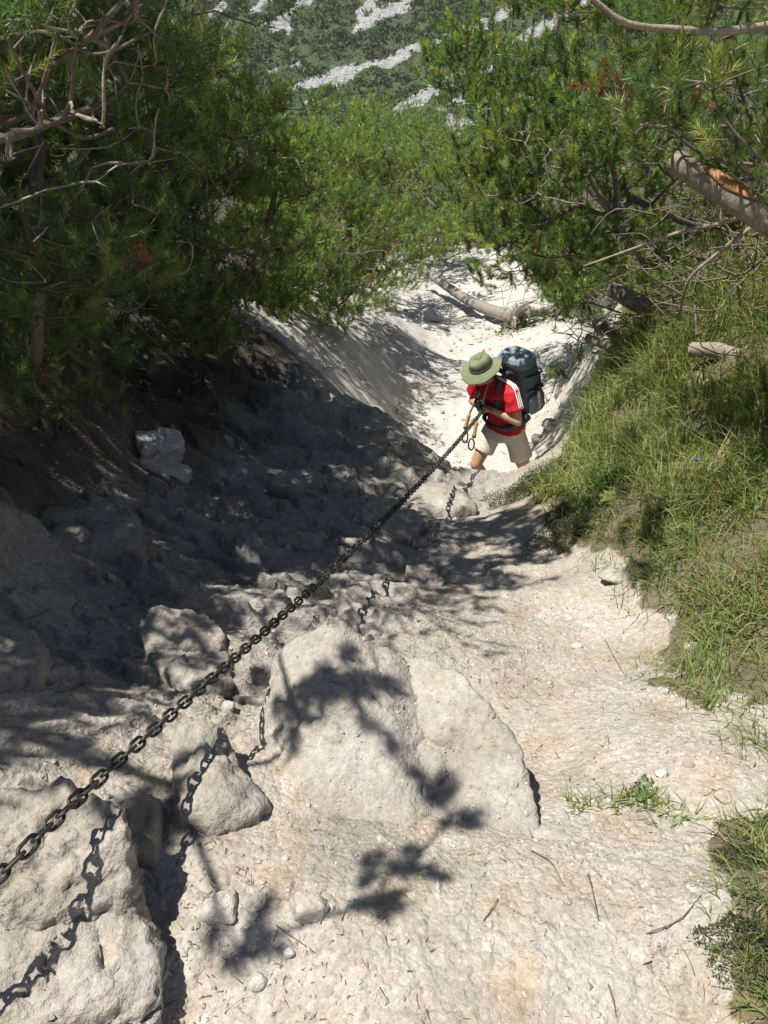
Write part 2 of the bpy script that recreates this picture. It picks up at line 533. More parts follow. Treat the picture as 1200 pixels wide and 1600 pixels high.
def ground_color(x, y, z):
    dust = np.array([0.455, 0.418, 0.370])
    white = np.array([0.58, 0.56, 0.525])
    grey = np.array([0.345, 0.325, 0.30])
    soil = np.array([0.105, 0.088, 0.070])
    veg = np.array([0.165, 0.142, 0.095])
    ochre = np.array([0.42, 0.34, 0.25])
    n = fbm(xy3(x, y, 1.7, 2), 4)[:, None]
    n2 = fbm(xy3(x, y, 6.0, 7), 4)[:, None]
    c = dust * (1 + 0.24 * n + 0.12 * n2)
    c = c + (ochre - c) * sstep(0.08, 0.4, n2) * 0.75
    c = c + (np.array([0.27, 0.245, 0.21]) - c) * sstep(0.12, 0.42, fbm(xy3(x, y, 2.3, 19), 4)[:, None]) * 0.55
    rk = rockiness(x, y)[:, None]
    c = c + (grey * (1 + 0.2 * n2) - c) * rk * 0.75
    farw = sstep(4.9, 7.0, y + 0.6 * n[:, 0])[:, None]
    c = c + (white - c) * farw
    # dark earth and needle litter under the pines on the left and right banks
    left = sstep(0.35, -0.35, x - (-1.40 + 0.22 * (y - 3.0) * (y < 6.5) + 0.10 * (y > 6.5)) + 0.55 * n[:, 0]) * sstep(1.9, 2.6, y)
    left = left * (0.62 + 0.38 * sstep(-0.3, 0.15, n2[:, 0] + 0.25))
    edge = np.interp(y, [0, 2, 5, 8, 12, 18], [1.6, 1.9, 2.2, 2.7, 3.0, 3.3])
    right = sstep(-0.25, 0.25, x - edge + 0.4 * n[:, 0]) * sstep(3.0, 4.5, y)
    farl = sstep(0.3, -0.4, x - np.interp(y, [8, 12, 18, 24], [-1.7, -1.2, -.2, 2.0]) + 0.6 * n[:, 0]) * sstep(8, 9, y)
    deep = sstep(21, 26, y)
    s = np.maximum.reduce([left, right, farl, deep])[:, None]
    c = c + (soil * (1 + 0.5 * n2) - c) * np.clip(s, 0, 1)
    v = veg_mask(x, y)[:, None]
    c = np.where(v, veg * (1 + 0.5 * n2), c)
    return np.clip(c, 0.02, 0.8)

def build_ground():
    ang = np.concatenate([np.radians(np.linspace(71, 30, 420)), np.radians(np.linspace(30, 5.2, 220))[1:]])
    Y = 1.6 / np.tan(ang)
    Y = np.concatenate([np.linspace(-4, 0.53, 40), Y, np.geomspace(18, 85, 40)])
    dist = np.sqrt(Y ** 2 + 1.6 ** 2)
    dist = np.maximum(dist, 1.65)
    s_in = np.linspace(-0.62, 0.62, 340)
    s_out = 0.62 + np.geomspace(0.006, 4.4, 34)
    s = np.concatenate([-s_out[::-1], s_in, s_out])
    X = dist[:, None] * s[None, :]
    YY = np.repeat(Y[:, None], len(s), 1)
    x, y = X.ravel(), YY.ravel()
    z = ground_z(x, y)
    far = sstep(60, 85, y)
    z = z - far * 0.5
    r, c = X.shape
    i = np.arange(r - 1)[:, None] * c; j = np.arange(c - 1)[None, :]
    F = np.stack([i + j, i + j + 1, i + c + j + 1, i + c + j], -1).reshape(-1, 4)
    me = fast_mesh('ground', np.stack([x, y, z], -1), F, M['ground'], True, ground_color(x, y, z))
    return tag(obj('ground', me), 'pale chalky mountain trail with rocky steps and banks', None, None, 'structure')
build_ground()

# ------------------------------------------------------------------ the mountainside across the valley
def mount_z(x, y):
    z = np.interp(y, [50, 120, 220, 290, 320, 420, 900, 1600], [-10.5, -30, -52, -44, -27.5, 50, 440, 900])
    z = z + 7.0 * fbm(xy3(x, y, 0.012, 2), 4) + 2.6 * fbm(xy3(x + 0.5 * y, y, 0.05, 6), 4, ridge=True) * sstep(260, 300, y)
    z = z - np.where(y < 130, 2.0, 0)
    return z

def mhit(px, py):
    d = ray(px, py)
    t = np.linspace(200, 700, 1600) / d[1]
    q = d[None] * t[:, None]
    k = int(np.argmax(q[:, 2] < mount_z(q[:, 0], q[:, 1])))
    return q[k]

STREAKS = [([(790,20),(730,50),(660,75),(600,98),(540,112),(475,132)], 2.6), ([(770,110),(700,128),(640,160),(600,185)], 2.2),
           ([(745,195),(700,180),(720,215)], 2.0), ([(735,150),(690,175)], 1.4),
           ([(700,-40),(640,0),(590,25),(560,45)], 3.0), ([(600,-10),(570,20)], 1.6), ([(520,-30),(470,10),(430,45)], 2.6), ([(430,-10),(395,15)], 1.5), ([(350,5),(325,22)], 1.4),
           ([(470,20),(400,38)], .9), ([(460,102),(400,118)], .7), ([(1000,-60),(900,10),(820,60)], 3), ([(250,-30),(120,30)], 2.5), ([(900,120),(820,150)], 2)]

def build_mountain():
    y = np.concatenate([np.linspace(52, 270, 40), np.linspace(272, 400, 135), np.geomspace(405, 620, 24)])
    x = np.concatenate([np.linspace(-900, -130, 30), np.linspace(-126, 160, 210), np.linspace(166, 900, 30)])
    X, Yg = np.meshgrid(x, y)
    xx, yy = X.ravel(), Yg.ravel()
    zz = mount_z(xx, yy)
    n = fbm(xy3(xx, yy, 0.09, 1), 4)
    n2 = fbm(xy3(xx, yy, 0.35, 1), 3)
    mask = np.zeros_like(xx)
    for pts, w in STREAKS:
        q = np.array([mhit(a, b)[:3] for a, b in pts])
        p3 = np.stack([xx + 5 * fbm(xy3(xx, yy, .11, 51), 3), yy + 4 * fbm(xy3(xx, yy, .11, 61), 3), zz + 2.5 * fbm(xy3(xx, yy, .14, 71), 3)], -1)
        for a, b in zip(q[:-1], q[1:]):
            ab = b - a
            t = np.clip(((p3 - a) @ ab) / (ab @ ab), 0, 1)
            dd = np.linalg.norm(p3 - (a + t[:, None] * ab), axis=1)
            mask = np.maximum(mask, sstep(1.35, 0.35, dd / w * (1 + 1.3 * n) + 0.45 * n2))
    extra = sstep(0.42, 0.56, fbm(np.stack([xx * .030 + yy * .05, yy * 0.11 - xx * .03, 0 * xx], -1), 4) + 0.15 * n2) * (yy > 290)
    mask = np.maximum(mask, extra * 0.9)
    zz = zz + mask * (0.2 + 1.0 * n2) * (yy > 280)
    c = np.stack([mask, mask, mask], -1)
    r, k = X.shape
    i = np.arange(r - 1)[:, None] * k; j = np.arange(k - 1)[None, :]
    F = np.stack([i + j, i + j + 1, i + k + j + 1, i + k + j], -1).reshape(-1, 4)
    me = fast_mesh('mountain', np.stack([xx, yy, zz], -1), F, M['mountain'], True, c)
    tag(obj('mountain', me), 'far green mountainside with white scree streaks', None, None, 'structure')
    # dwarf pine scrub: a mass of low bushes
    rng = np.random.RandomState(3)
    cand_x = rng.uniform(-120, 150, 21000); cand_y = rng.uniform(284, 372, 21000)
    ix = np.clip(np.searchsorted(x, cand_x), 0, len(x) - 1); iy = np.clip(np.searchsorted(y, cand_y), 0, len(y) - 1)
    mk = mask.reshape(r, k)[iy, ix]
    dens = fbm(xy3(cand_x, cand_y, 0.11, 5), 3)
    keep = (mk < 0.25 + 0.6 * rng.rand(len(mk)) ** 3) & (dens > -0.24 + 0.2 * rng.rand(len(mk)))
    cx, cy = cand_x[keep], cand_y[keep]
    cz = mount_z(cx, cy)
    nb = len(cx)
    size = (0.55 + 0.9 * rng.rand(nb) + 1.1 * rng.rand(nb) ** 12) * (1 + 0.3 * dens[keep])
    K = 7
    dirs = rng.normal(size=(nb, K, 3)); dirs[..., 2] = np.abs(dirs[..., 2]) * 0.8
    dirs /= np.linalg.norm(dirs, axis=2)[..., None]
    cen = np.stack([cx, cy, cz], -1)[:, None] + dirs * size[:, None, None] * rng.uniform(0.5, 1.0, (nb, K, 1)) * np.array([1.1, 1.1, 0.95])
    s = size[:, None, None] * 0.56
    o1 = rng.normal(size=(nb, K, 3)) * s; o2 = rng.normal(size=(nb, K, 3)) * s
    V = np.stack([cen, cen + o1, cen + o2], 2).reshape(-1, 3)
    F = np.arange(len(V)).reshape(-1, 3)
    cb = np.array([0.088, 0.132, 0.050]) * rng.uniform(0.6, 1.35, (nb, 1))  # bush green lightened so the far scrub looks hazier
    cb[:, 0] *= rng.uniform(0.85, 1.25, nb)
    colr = np.repeat(cb, K * 3, 0)
    me = fast_mesh('dwarf_pine_scrub', V, F, M['scrub'], False, colr)
    tag(obj('dwarf_pine_scrub', me), 'dark green dwarf pine scrub covering the far mountainside', 'scrub', None, 'stuff')
build_mountain()

# ------------------------------------------------------------------ rocks
_ico = {}
def ico(level):
    if level not in _ico:
        bm = bmesh.new()
        bmesh.ops.create_icosphere(bm, subdivisions=level, radius=1.0)
        V = np.array([v.co[:] for v in bm.verts]); F = np.array([[v.index for v in f.verts] for f in bm.faces])
        V /= np.linalg.norm(V, axis=1)[:, None]
        bm.free()
        _ico[level] = (V, F)
    return _ico[level]

def hull_planes(pts):
    bm = bmesh.new()
    for p in pts: bm.verts.new([float(v) for v in p])
    bmesh.ops.convex_hull(bm, input=bm.verts)
    bm.normal_update()
    pl = []
    for f in bm.faces:
        n = np.array(f.normal[:]); pl.append((n, float(n @ np.array(f.verts[0].co[:]))))
    bm.free()
    cen = np.mean(pts, 0)
    out = []
    for n, d in pl:
        h = d - n @ cen
        if h < 0: n, h = -n, -h
        if h > 1e-5: out.append((n, h))
    return cen, np.array([o[0] for o in out]), np.array([o[1] for o in out])

ROCK_C = np.array([0.41, 0.38, 0.34])
def rock_mesh(name, pts, level=5, rough=1.0, soft=14.0, seed=0, col=None, mat='rock', off=None, absr=1.0, cut=0.80):
    """a stone whose faces follow the hull of pts, edges worn round, surface broken by noise"""
    pts = np.asarray(pts, float)
    cen, n, h = hull_planes(pts)
    rg = np.random.RandomState(int(seed) + 900)
    nc = rg.normal(size=(26, 3)); nc /= np.linalg.norm(nc, axis=1)[:, None]
    hc = ((pts - cen) @ nc.T).max(0) * rg.uniform(cut, 0.99, 26)
    n = np.vstack([n, nc]); h = np.concatenate([h, hc])
    D, F = ico(level)
    dn = D @ n.T
    inv = np.maximum(dn, 0) / h[None]
    r = 1.0 / (np.power(np.power(inv, soft).sum(1), 1.0 / soft) + 1e-9)
    V = cen + D * r[:, None]
    size = float(np.median(r))
    q = V / size + seed * 3.7
    d = 0.16 * fbm(q * 1.1, 3) + 0.075 * fbm(q * 3.2 + 3, 4, ridge=True) - 0.03
    cell = fbm(q * 2.3 + 9, 3)
    chip = np.floor(cell * 5) / 5.0
    d = d + 0.05 * chip + 0.022 * fbm(q * 11, 4) + 0.010 * fbm(q * 30, 2)
    w = V + 0.02 * np.stack([perlin(V * 9 + 1), perlin(V * 9 + 5), perlin(V * 9 + 9)], -1)
    crag = fbm(w * 9.0 + seed, 4)
    crack = np.floor(crag * 6 + 0.5) / 6.0 + sstep(.75, 1, crag * 6 + .5 - np.floor(crag * 6 + .5)) / 6.0
    ab = 0.040 * crack + 0.018 * fbm(w * 24 + seed, 4, ridge=True) + 0.006 * fbm(w * 70, 3) + 0.003 * perlin(w * 160)
    rid = 1 - 2 * np.abs(perlin(w * 4.3 + seed * 1.7)); rid2 = 1 - 2 * np.abs(perlin(w * 9.5 + seed * 2.3))
    ab = ab - 0.030 * sstep(.90, 1.0, rid) - 0.014 * sstep(.90, 1.0, rid2)
    V = V + D * (d * size * rough + ab * min(1.0, size / 0.12) * absr)[:, None]
    c0 = ROCK_C if col is None else np.asarray(col)
    t = fbm(q * 1.6 + 4, 4)[:, None]; t2 = fbm(q * 6 + 8, 3)[:, None]
    C = c0 * (1 + 0.22 * t + 0.16 * t2)
    C = C + (np.array([0.46, 0.37, 0.26]) - C) * sstep(0.18, 0.5, t2) * 0.45
    o = cen if off is None else np.asarray(off)
    return fast_mesh(name, V - o, F, M[mat], True, np.clip(C, .03, .8)), o

def boulder(label, pts, level=5, rough=1.0, soft=34.0, seed=0, col=None, name='boulder', cat='boulder', group=None, cut=0.80, absr=1.0):
    me, o = rock_mesh(name, pts, level, rough, soft, seed, col, cut=cut, absr=absr)
    ob = obj(name, me, None, Vector([float(v) for v in o]))
    return tag(ob, label, cat, group)

def from_px(lst, down=0.35, back=0.0, snap=0.0):
    """top outline given as picture points with distances; the same outline lowered gives the buried foot"""
    if snap:
        f = max(lst, key=lambda p: p[1])
        k = G(f[0], f[1])[1] / f[2] * snap
        lst = [(a, b, y * k) for a, b, y in lst]
    top = np.array([P(*p) for p in lst])
    low = top.copy(); low[:, 2] -= down
    low[:, 1] += back
    return np.vstack([top, low])

SLAB = boulder('large pale slab boulder beside the trail, dappled with pine shadow', from_px(
    [(430,1005,1.71),(462,974,1.75),(520,960,1.77),(572,982,1.77),(630,1025,1.74),(662,1080,1.63),
     (398,1142,1.54),(413,1065,1.66),(425,1290,1.24),(520,1400,1.01),(700,1420,.975),(690,1160,1.45)], 0.45), 6, 0.26, 40, 1, cut=.93, absr=.62)
HUMP = boulder('broken right shoulder of the slab overhanging the trail', from_px(
    [(600,1010,1.80),(640,1030,1.78),(712,1040,1.66),(748,1076,1.565),(797,1132,1.42),(834,1205,1.275),(850,1330,1.09),(690,1330,1.12),(560,1200,1.38)], 0.40), 6,  0.30, 40, 27, cut=.92, absr=.62)
boulder('upright wedge-shaped rock standing left of the slab boulder', from_px(
    [(268,1128,1.42),(300,1118,1.45),(345,1132,1.43),(385,1185,1.33),(428,1255,1.20),(272,1275,1.15),(330,1290,1.13),(268,1200,1.28)], 0.4, snap=.97), 5, 0.41, 34, 2)
boulder('pale rock under the chain at the bottom left edge', from_px(
    [(-60,1225,1.02),(20,1205,1.035),(100,1196,1.05),(168,1206,1.04),(190,1290,.945),(215,1400,.835),(100,1460,.77),(-20,1460,.77),(-160,1330,.88),(-190,1220,1.0)], 0.5), 6,   0.34, 34, 3)
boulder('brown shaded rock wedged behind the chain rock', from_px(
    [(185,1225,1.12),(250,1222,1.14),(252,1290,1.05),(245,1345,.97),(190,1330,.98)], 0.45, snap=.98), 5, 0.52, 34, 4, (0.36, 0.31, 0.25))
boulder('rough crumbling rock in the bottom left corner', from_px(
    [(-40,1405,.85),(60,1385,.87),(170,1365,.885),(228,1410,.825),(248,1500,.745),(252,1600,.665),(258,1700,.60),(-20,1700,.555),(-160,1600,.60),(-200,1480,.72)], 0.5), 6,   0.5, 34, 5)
boulder('squarish pale rock rising from the shade left of the chain', from_px(
    [(215,958,2.22),(262,938,2.30),(330,950,2.30),(352,975,2.24),(345,1010,2.12),(225,1005,2.10),(214,980,2.16)], 0.4, snap=.985), 5, 0.45, 34, 6)
boulder('flat-topped rock below the squarish rock, crossed by shadow', from_px(
    [(235,1010,2.0),(290,985,2.12),(365,1000,2.10),(375,1030,1.96),(330,1085,1.72),(290,1075,1.76),(240,1040,1.90)], 0.4, snap=.985), 5, 0.45, 34, 7)
boulder('low shaded rock behind the chain rock at the left edge', from_px(
    [(45,1150,1.34),(95,1138,1.37),(165,1160,1.33),(240,1165,1.31),(235,1205,1.22),(60,1200,1.22),(-30,1190,1.24)], 0.4, snap=.985), 5, 0.52, 34, 8)
boulder('jagged shaded rock peeking out behind the top of the slab', from_px(
    [(520,925,2.72),(560,905,2.85),(600,925,2.80),(610,960,2.55),(545,965,2.50)], 0.45, snap=.985), 5, 0.60, 34, 9)
boulder('long rounded rock between slab boulder and trail', from_px(
    [(590,975,2.45),(640,985,2.42),(700,1015,2.22),(690,1035,2.08),(620,1010,2.22)], 0.4, snap=.985), 5, 0.38, 34, 10)
boulder('small block at the edge of the dappled trail', from_px(
    [(760,885,3.10),(785,880,3.14),(790,905,2.98),(765,910,2.93)], 0.25, snap=.985), 4, 0.52, 34, 11)
boulder('pointed rock beside the dry moss tuft', from_px(
    [(635,885,3.15),(670,872,3.24),(700,890,3.16),(690,915,2.98),(640,910,2.98)], 0.3, snap=.985), 5, 0.60, 34, 12)
boulder('pale humped rock in the dappled middle of the slope', from_px(
    [(440,735,4.55),(480,725,4.65),(520,745,4.55),(535,775,4.25),(460,770,4.2),(420,755,4.3)], 0.4, snap=.985), 5, 0.60, 34, 13)
boulder('rounded rock in dappled light below the hiker', from_px(
    [(505,735,4.75),(530,722,4.85),(555,740,4.75),(550,765,4.5),(510,760,4.5)], 0.4, snap=.985), 5, 0.52, 34, 14)
boulder('flat ledge rock lit in the middle of the slope', from_px(
    [(405,835,3.55),(470,825,3.65),(515,838,3.6),(505,855,3.4),(420,852,3.4)], 0.3, snap=.985), 5, 0.52, 34, 15)
boulder('low rock in shadow above the chain', from_px(
    [(590,800,4.1),(640,790,4.2),(665,815,4.05),(640,845,3.7),(590,835,3.7)], 0.4, snap=.985), 5, 0.60, 34, 16)
boulder('rock block standing by the chain shadow under the hiker', from_px(
    [(560,790,4.2),(605,770,4.4),(620,800,4.2),(600,820,3.95),(565,815,3.95)], 0.35, snap=.985), 5, 0.68, 34, 17)
boulder('rough rock at the lip of the step below the hiker', from_px(
    [(640,760,4.75),(690,752,4.8),(735,765,4.7),(750,790,4.4),(690,800,4.3),(640,785,4.45)], 0.5, snap=.99), 5, 0.6, 34, 18)
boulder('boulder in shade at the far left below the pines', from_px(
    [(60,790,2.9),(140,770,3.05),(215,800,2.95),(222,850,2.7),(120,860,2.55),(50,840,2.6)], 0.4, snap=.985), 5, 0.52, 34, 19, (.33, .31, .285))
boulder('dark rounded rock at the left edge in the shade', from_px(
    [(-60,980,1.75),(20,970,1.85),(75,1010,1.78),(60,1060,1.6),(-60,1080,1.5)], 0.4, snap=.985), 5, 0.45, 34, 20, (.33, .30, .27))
# white block with a tilted slab leaning under it, in the dark on the left
def block(label, px, py, dims, rot, seed, col, lift, name='boulder', cat='boulder', level=4):
    c = G(px, py)
    rg = np.random.RandomState(seed)
    R = np.array(Euler(rot).to_matrix())
    v = np.array([[x, y, z] for x in (-1, 1) for y in (-1, 1) for z in (-1, 1)], float) * rg.uniform(.8, 1.05, (8, 3)) * np.asarray(dims)
    boulder(label, c + v @ R.T + [0, 0, lift], level, .30, 40, seed, col, name, cat, None, cut=.88)
block('bright white angular block in the dark shade on the left', 252, 728, (.125, .09, .085), (.25, .2, .5), 21, (.68, .665, .64), .11)
block('white slab lying in front of the angular block', 258, 748, (.15, .075, .045), (.1, .22, -.2), 22, (.64, .625, .60), .05)
boulder('grey stone lying in the shade right of the white block', from_px(
    [(308,672,4.85),(330,665,4.95),(362,680,4.85),(360,695,4.68),(318,692,4.68)], 0.2, snap=.985), 4, 0.52, 34, 23, (.40, .385, .365))
# shards at the foot of the far bank
for k, (a, b, yy, s, lab) in enumerate([(672,500,13.3,.26,'biggest white stone of the heap under the fallen trunk'), (655,492,13.6,.20,'grey stone at the left of the heap under the trunk'),
        (690,514,13.0,.17,'flat shard at the lower right of the far stone heap'), (662,512,13.1,.13,'small stone in front of the far stone heap'), (640,500,13.4,.16,'stone at the shaded end of the far heap')]):
    c = G(a, b)
    rng = np.random.RandomState(80 + k)
    boulder(lab, c + rng.normal(size=(14, 3)) * np.array([s, s * .8, s * .5]) * .55 + [0, 0, s * .1], 3, .7, 40, 30 + k, (.56, .55, .54), 'stone', 'stone', 'stones heaped under the fallen trunk')

def stone(label, px, py, s, seed, col=(.62, .59, .54), flat=0.6, level=3, group=None):
    c = G(px, py)
    rng = np.random.RandomState(seed)
    v = rng.normal(size=(16, 3)); v /= np.linalg.norm(v, axis=1)[:, None]
    boulder(label, c + v * s * np.array([1.0, 0.8, flat]) + [0, 0, s * flat * .3], level, .5, 40, seed, col, 'stone', 'stone', group)
stone('small white angular stone lying on the dust near the twig', 453, 1490, .0145, 41, (.70, .68, .64), .8)
stone('rounded stone half sunk near the white angular stone', 400, 1535, .026, 42, (.50, .46, .40), .5)
stone('bright white stone beside the low grass on the trail edge', 1035, 1212, .030, 43, (.62, .59, .53), .6)
stone('cream stone above the bright white stone', 1075, 1195, .022, 44, (.44, .38, .29), .5)
stone('broad pale stone at the right edge of the picture', 1175, 1265, .050, 45, (.47, .44, .39), .5)
stone('chalky stone set in the bank under the heather', 1130, 1245, .030, 46, (.44, .39, .32), .5)
stone('squarish stone where the slab meets the trail', 540, 1240, .040, 47, (.43, .40, .36), .8, 4)
stone('round stone in the hollow left of the slab', 358, 1105, .030, 48, (.42, .40, .37), .7)
stone('chunk of chalk under the overhanging turf', 960, 905, .09, 49, (.46, .43, .38), .35, 4)
stone('pale stone at the foot of the grassy bank', 900, 1012, .035, 50, (.60, .57, .52), .5)
stone('grey stone at the edge of the turf beside the hiker', 862, 668, .12, 51, (.45, .43, .41), .6)
stone('pale chunk by the flower next to the hiker', 838, 690, .09, 52, (.55, .50, .45), .7)
stone('flat worn stone bedded in the trail left of centre', 478, 1420, .060, 53, (.47, .43, .38), .45, 4)
stone('flat stone bedded beside the crack in the rock', 350, 1420, .060, 54, (.48, .44, .39), .45, 4)

def build_gravel():
    """loose crumbs of chalk: uncountable, one mesh"""
    rng = np.random.RandomState(11)
    D = np.array([[1, 0, 0], [-1, 0, 0], [0, 1, 0], [0, -1, 0], [0, 0, 1], [0, 0, -1.0]])
    F = np.array([[0, 2, 4], [2, 1, 4], [1, 3, 4], [3, 0, 4], [2, 0, 5], [1, 2, 5], [3, 1, 5], [0, 3, 5]])
    n = 15000
    u = rng.rand(n)
    y = 0.45 + 5.2 * u ** 1.9
    x = rng.uniform(-0.62, 0.62, n) * np.sqrt(y * y + 1.9) * 1.05
    dens = fbm(xy3(x, y, 2.4, 8), 3)
    keep = (dens > -0.1 + 0.25 * rng.rand(n) - 0.25) & ~veg_mask(x, y)
    x, y = x[keep], y[keep]
    x2 = rng.normal(.75, .35, 5000); y2 = rng.uniform(.6, 3.6, 5000)
    k2 = ~veg_mask(x2, y2)
    x = np.concatenate([x, x2[k2]]); y = np.concatenate([y, y2[k2]])
    x3 = rng.uniform(-1.6, 3.2, 2600); y3 = rng.uniform(6.6, 18, 2600)
    x3 = x3 + (y3 - 6) * .06
    k3 = fbm(xy3(x3, y3, .9, 77), 2) > -.02
    x = np.concatenate([x, x3[k3]]); y = np.concatenate([y, y3[k3]])
    z = ground_z(x, y)
    from mathutils.bvhtree import BVHTree
    for rk in (SLAB, HUMP):
        bt = BVHTree.FromPolygons([tuple(v.co + rk.location) for v in rk.data.vertices], [tuple(p.vertices) for p in rk.data.polygons])
        for q in np.nonzero((np.abs(x - rk.location.x) < .8) & (np.abs(y - rk.location.y) < .8))[0]:
            h = bt.ray_cast(Vector((x[q], y[q], 0)), Vector((0, 0, -1)))
            if h[0] is not None: z[q] = max(z[q], h[0].z)
    n = len(x)
    s = 0.0022 + 0.0055 * rng.rand(n) ** 3.5 + 0.0016 * np.clip(y - 1.5, 0, 3) * rng.rand(n) ** 2
    s[rng.rand(n) < 0.05] *= 2.0
    s[rng.rand(n) < 0.006] *= 2.2
    fs = y > 6.5
    s[fs] = .010 + .05 * rng.rand(fs.sum()) ** 3
    sc = rng.uniform(0.55, 1.3, (n, 1, 3)); sc[..., 2] *= 0.75
    jit = rng.uniform(0.75, 1.2, (n, len(D), 1))
    V = D[None] * sc * jit * s[:, None, None]
    a = rng.uniform(0, 6.28, n); ca, sa = np.cos(a)[:, None], np.sin(a)[:, None]
    V = np.stack([V[..., 0] * ca - V[..., 1] * sa, V[..., 0] * sa + V[..., 1] * ca, V[..., 2]], -1)
    V = V + np.stack([x, y, z + s * 0.25], -1)[:, None]
    FF = (F[None] + (np.arange(n) * len(D))[:, None, None]).reshape(-1, 3)
    c = np.array([0.48, 0.445, 0.395]) * rng.uniform(0.75, 1.25, (n, 1))
    me = fast_mesh('gravel', V.reshape(-1, 3), FF, M['pebble'], False, np.repeat(np.clip(c, 0, .8), len(D), 0))
    tag(obj('gravel', me), 'loose crumbs of pale chalk scattered over the trail', 'gravel', None, 'stuff')
build_gravel()

def build_litter():
    """fallen brown needles and bits of bark: uncountable, one mesh"""
    rng = np.random.RandomState(17)
    n = 9000
    y = 0.5 + 6.5 * rng.rand(n) ** 1.4; x = rng.uniform(-.62, .62, n) * np.sqrt(y * y + 1.9)
    w = sstep(.25, -.5, fbm(xy3(x, y, 1.1, 33), 3) + .35 * (x + .3)) * .9 + .06
    k = rng.rand(n) < w
    x, y = x[k], y[k]; n = len(x)
    z = ground_z(x, y) + .003
    a = rng.uniform(0, 6.283, n); L = rng.uniform(.012, .04, n); wd = .0009 + .0006 * y
    d = np.stack([np.cos(a), np.sin(a), rng.uniform(-.1, .25, n)], -1) * L[:, None]
    sd = np.stack([-np.sin(a), np.cos(a), 0 * a], -1) * wd[:, None]
    p = np.stack([x, y, z], -1)
    V = np.stack([p - sd, p + sd, p + d], 1).reshape(-1, 3)
    c = np.array([[.20, .12, .06], [.13, .085, .05], [.28, .20, .11]])[rng.randint(0, 3, n)]
    me = fast_mesh('needle_litter', V, np.arange(n * 3).reshape(-1, 3), M['leaf'], False, np.repeat(c, 3, 0))
    tag(obj('needle_litter', me), 'fallen brown pine needles scattered over the ground', 'litter', None, 'stuff')
build_litter()

# ------------------------------------------------------------------ pines
GREENS = np.array([[0.120, 0.215, 0.060], [0.150, 0.250, 0.066], [0.095, 0.180, 0.060], [0.200, 0.300, 0.076], [0.105, 0.190, 0.078]])

def needle_mesh(name, org, axis, length, nlen, count, rng, col, width=0.0026, off=(0, 0, 0), droop=0.0):
    """shoots clothed in needles: org, axis, length, nlen, col have one row per shoot"""
    S = len(org)
    ref = np.where(np.abs(axis[:, 2:3]) < 0.9, np.array([[0, 0, 1.0]]), np.array([[1.0, 0, 0]]))
    u = np.cross(axis, ref); u /= np.linalg.norm(u, axis=1)[:, None]
    v = np.cross(axis, u)
    t = rng.rand(S, count)
    ph = rng.uniform(0, 2 * np.pi, (S, count))
    spread = np.radians(62 - 40 * t ** 2 + rng.uniform(-13, 13, (S, count)))
    rad = np.cos(ph)[..., None] * u[:, None] + np.sin(ph)[..., None] * v[:, None]
    nd = np.cos(spread)[..., None] * axis[:, None] + np.sin(spread)[..., None] * rad
    nd[..., 2] -= droop
    base = org[:, None] + axis[:, None] * (t * length[:, None])[..., None]
    ln = nlen[:, None] * rng.uniform(0.72, 1.1, (S, count))
    tip = base + nd * ln[..., None]
    side = np.cross(nd, rng.normal(size=nd.shape)); side /= np.linalg.norm(side, axis=2)[..., None] + 1e-9
    w = (width * rng.uniform(0.8, 1.2, (S, count)))[..., None]
    V = np.stack([base - side * w * .5, base + side * w * .5, tip], 2)
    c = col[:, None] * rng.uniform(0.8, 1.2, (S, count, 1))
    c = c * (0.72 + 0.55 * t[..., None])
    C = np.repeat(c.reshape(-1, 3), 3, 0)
    V = V.reshape(-1, 3) - np.asarray(off)
    return fast_mesh(name, V, np.arange(len(V)).reshape(-1, 3), M['needle'], False, np.clip(C, .005, .6))

def sample_clusters(clusters, per, rng, shell=0.55, clump=6):
    """twig tips gathered in tufts on the skin of each lobe of the crown"""
    T = []
    for cl in clusters:
        c, r = np.asarray(cl[0]), cl[1]
        k = max(3, int(per * (cl[2] if len(cl) > 2 else 1.0)))
        ks = max(1, k // clump) if clump else k
        d = rng.normal(size=(ks, 3)); d[:, 2] += 0.25; d /= np.linalg.norm(d, axis=1)[:, None]
        rr = r * (shell + (1 - shell) * rng.rand(ks)) * np.where(rng.rand(ks) < 0.2, rng.rand(ks), 1.0)
        cen = c + d * rr[:, None] * np.array([1.0, 1.0, 0.9])
        if clump:
            cen = cen[rng.randint(0, ks, k)] + rng.normal(size=(k, 3)) * min(.13 * r + .02, .35) * (1.15 if clump < 9 else 1.5) * np.array([1.3, 1.3, .6])
        T.append(cen)
    return np.vstack(T)

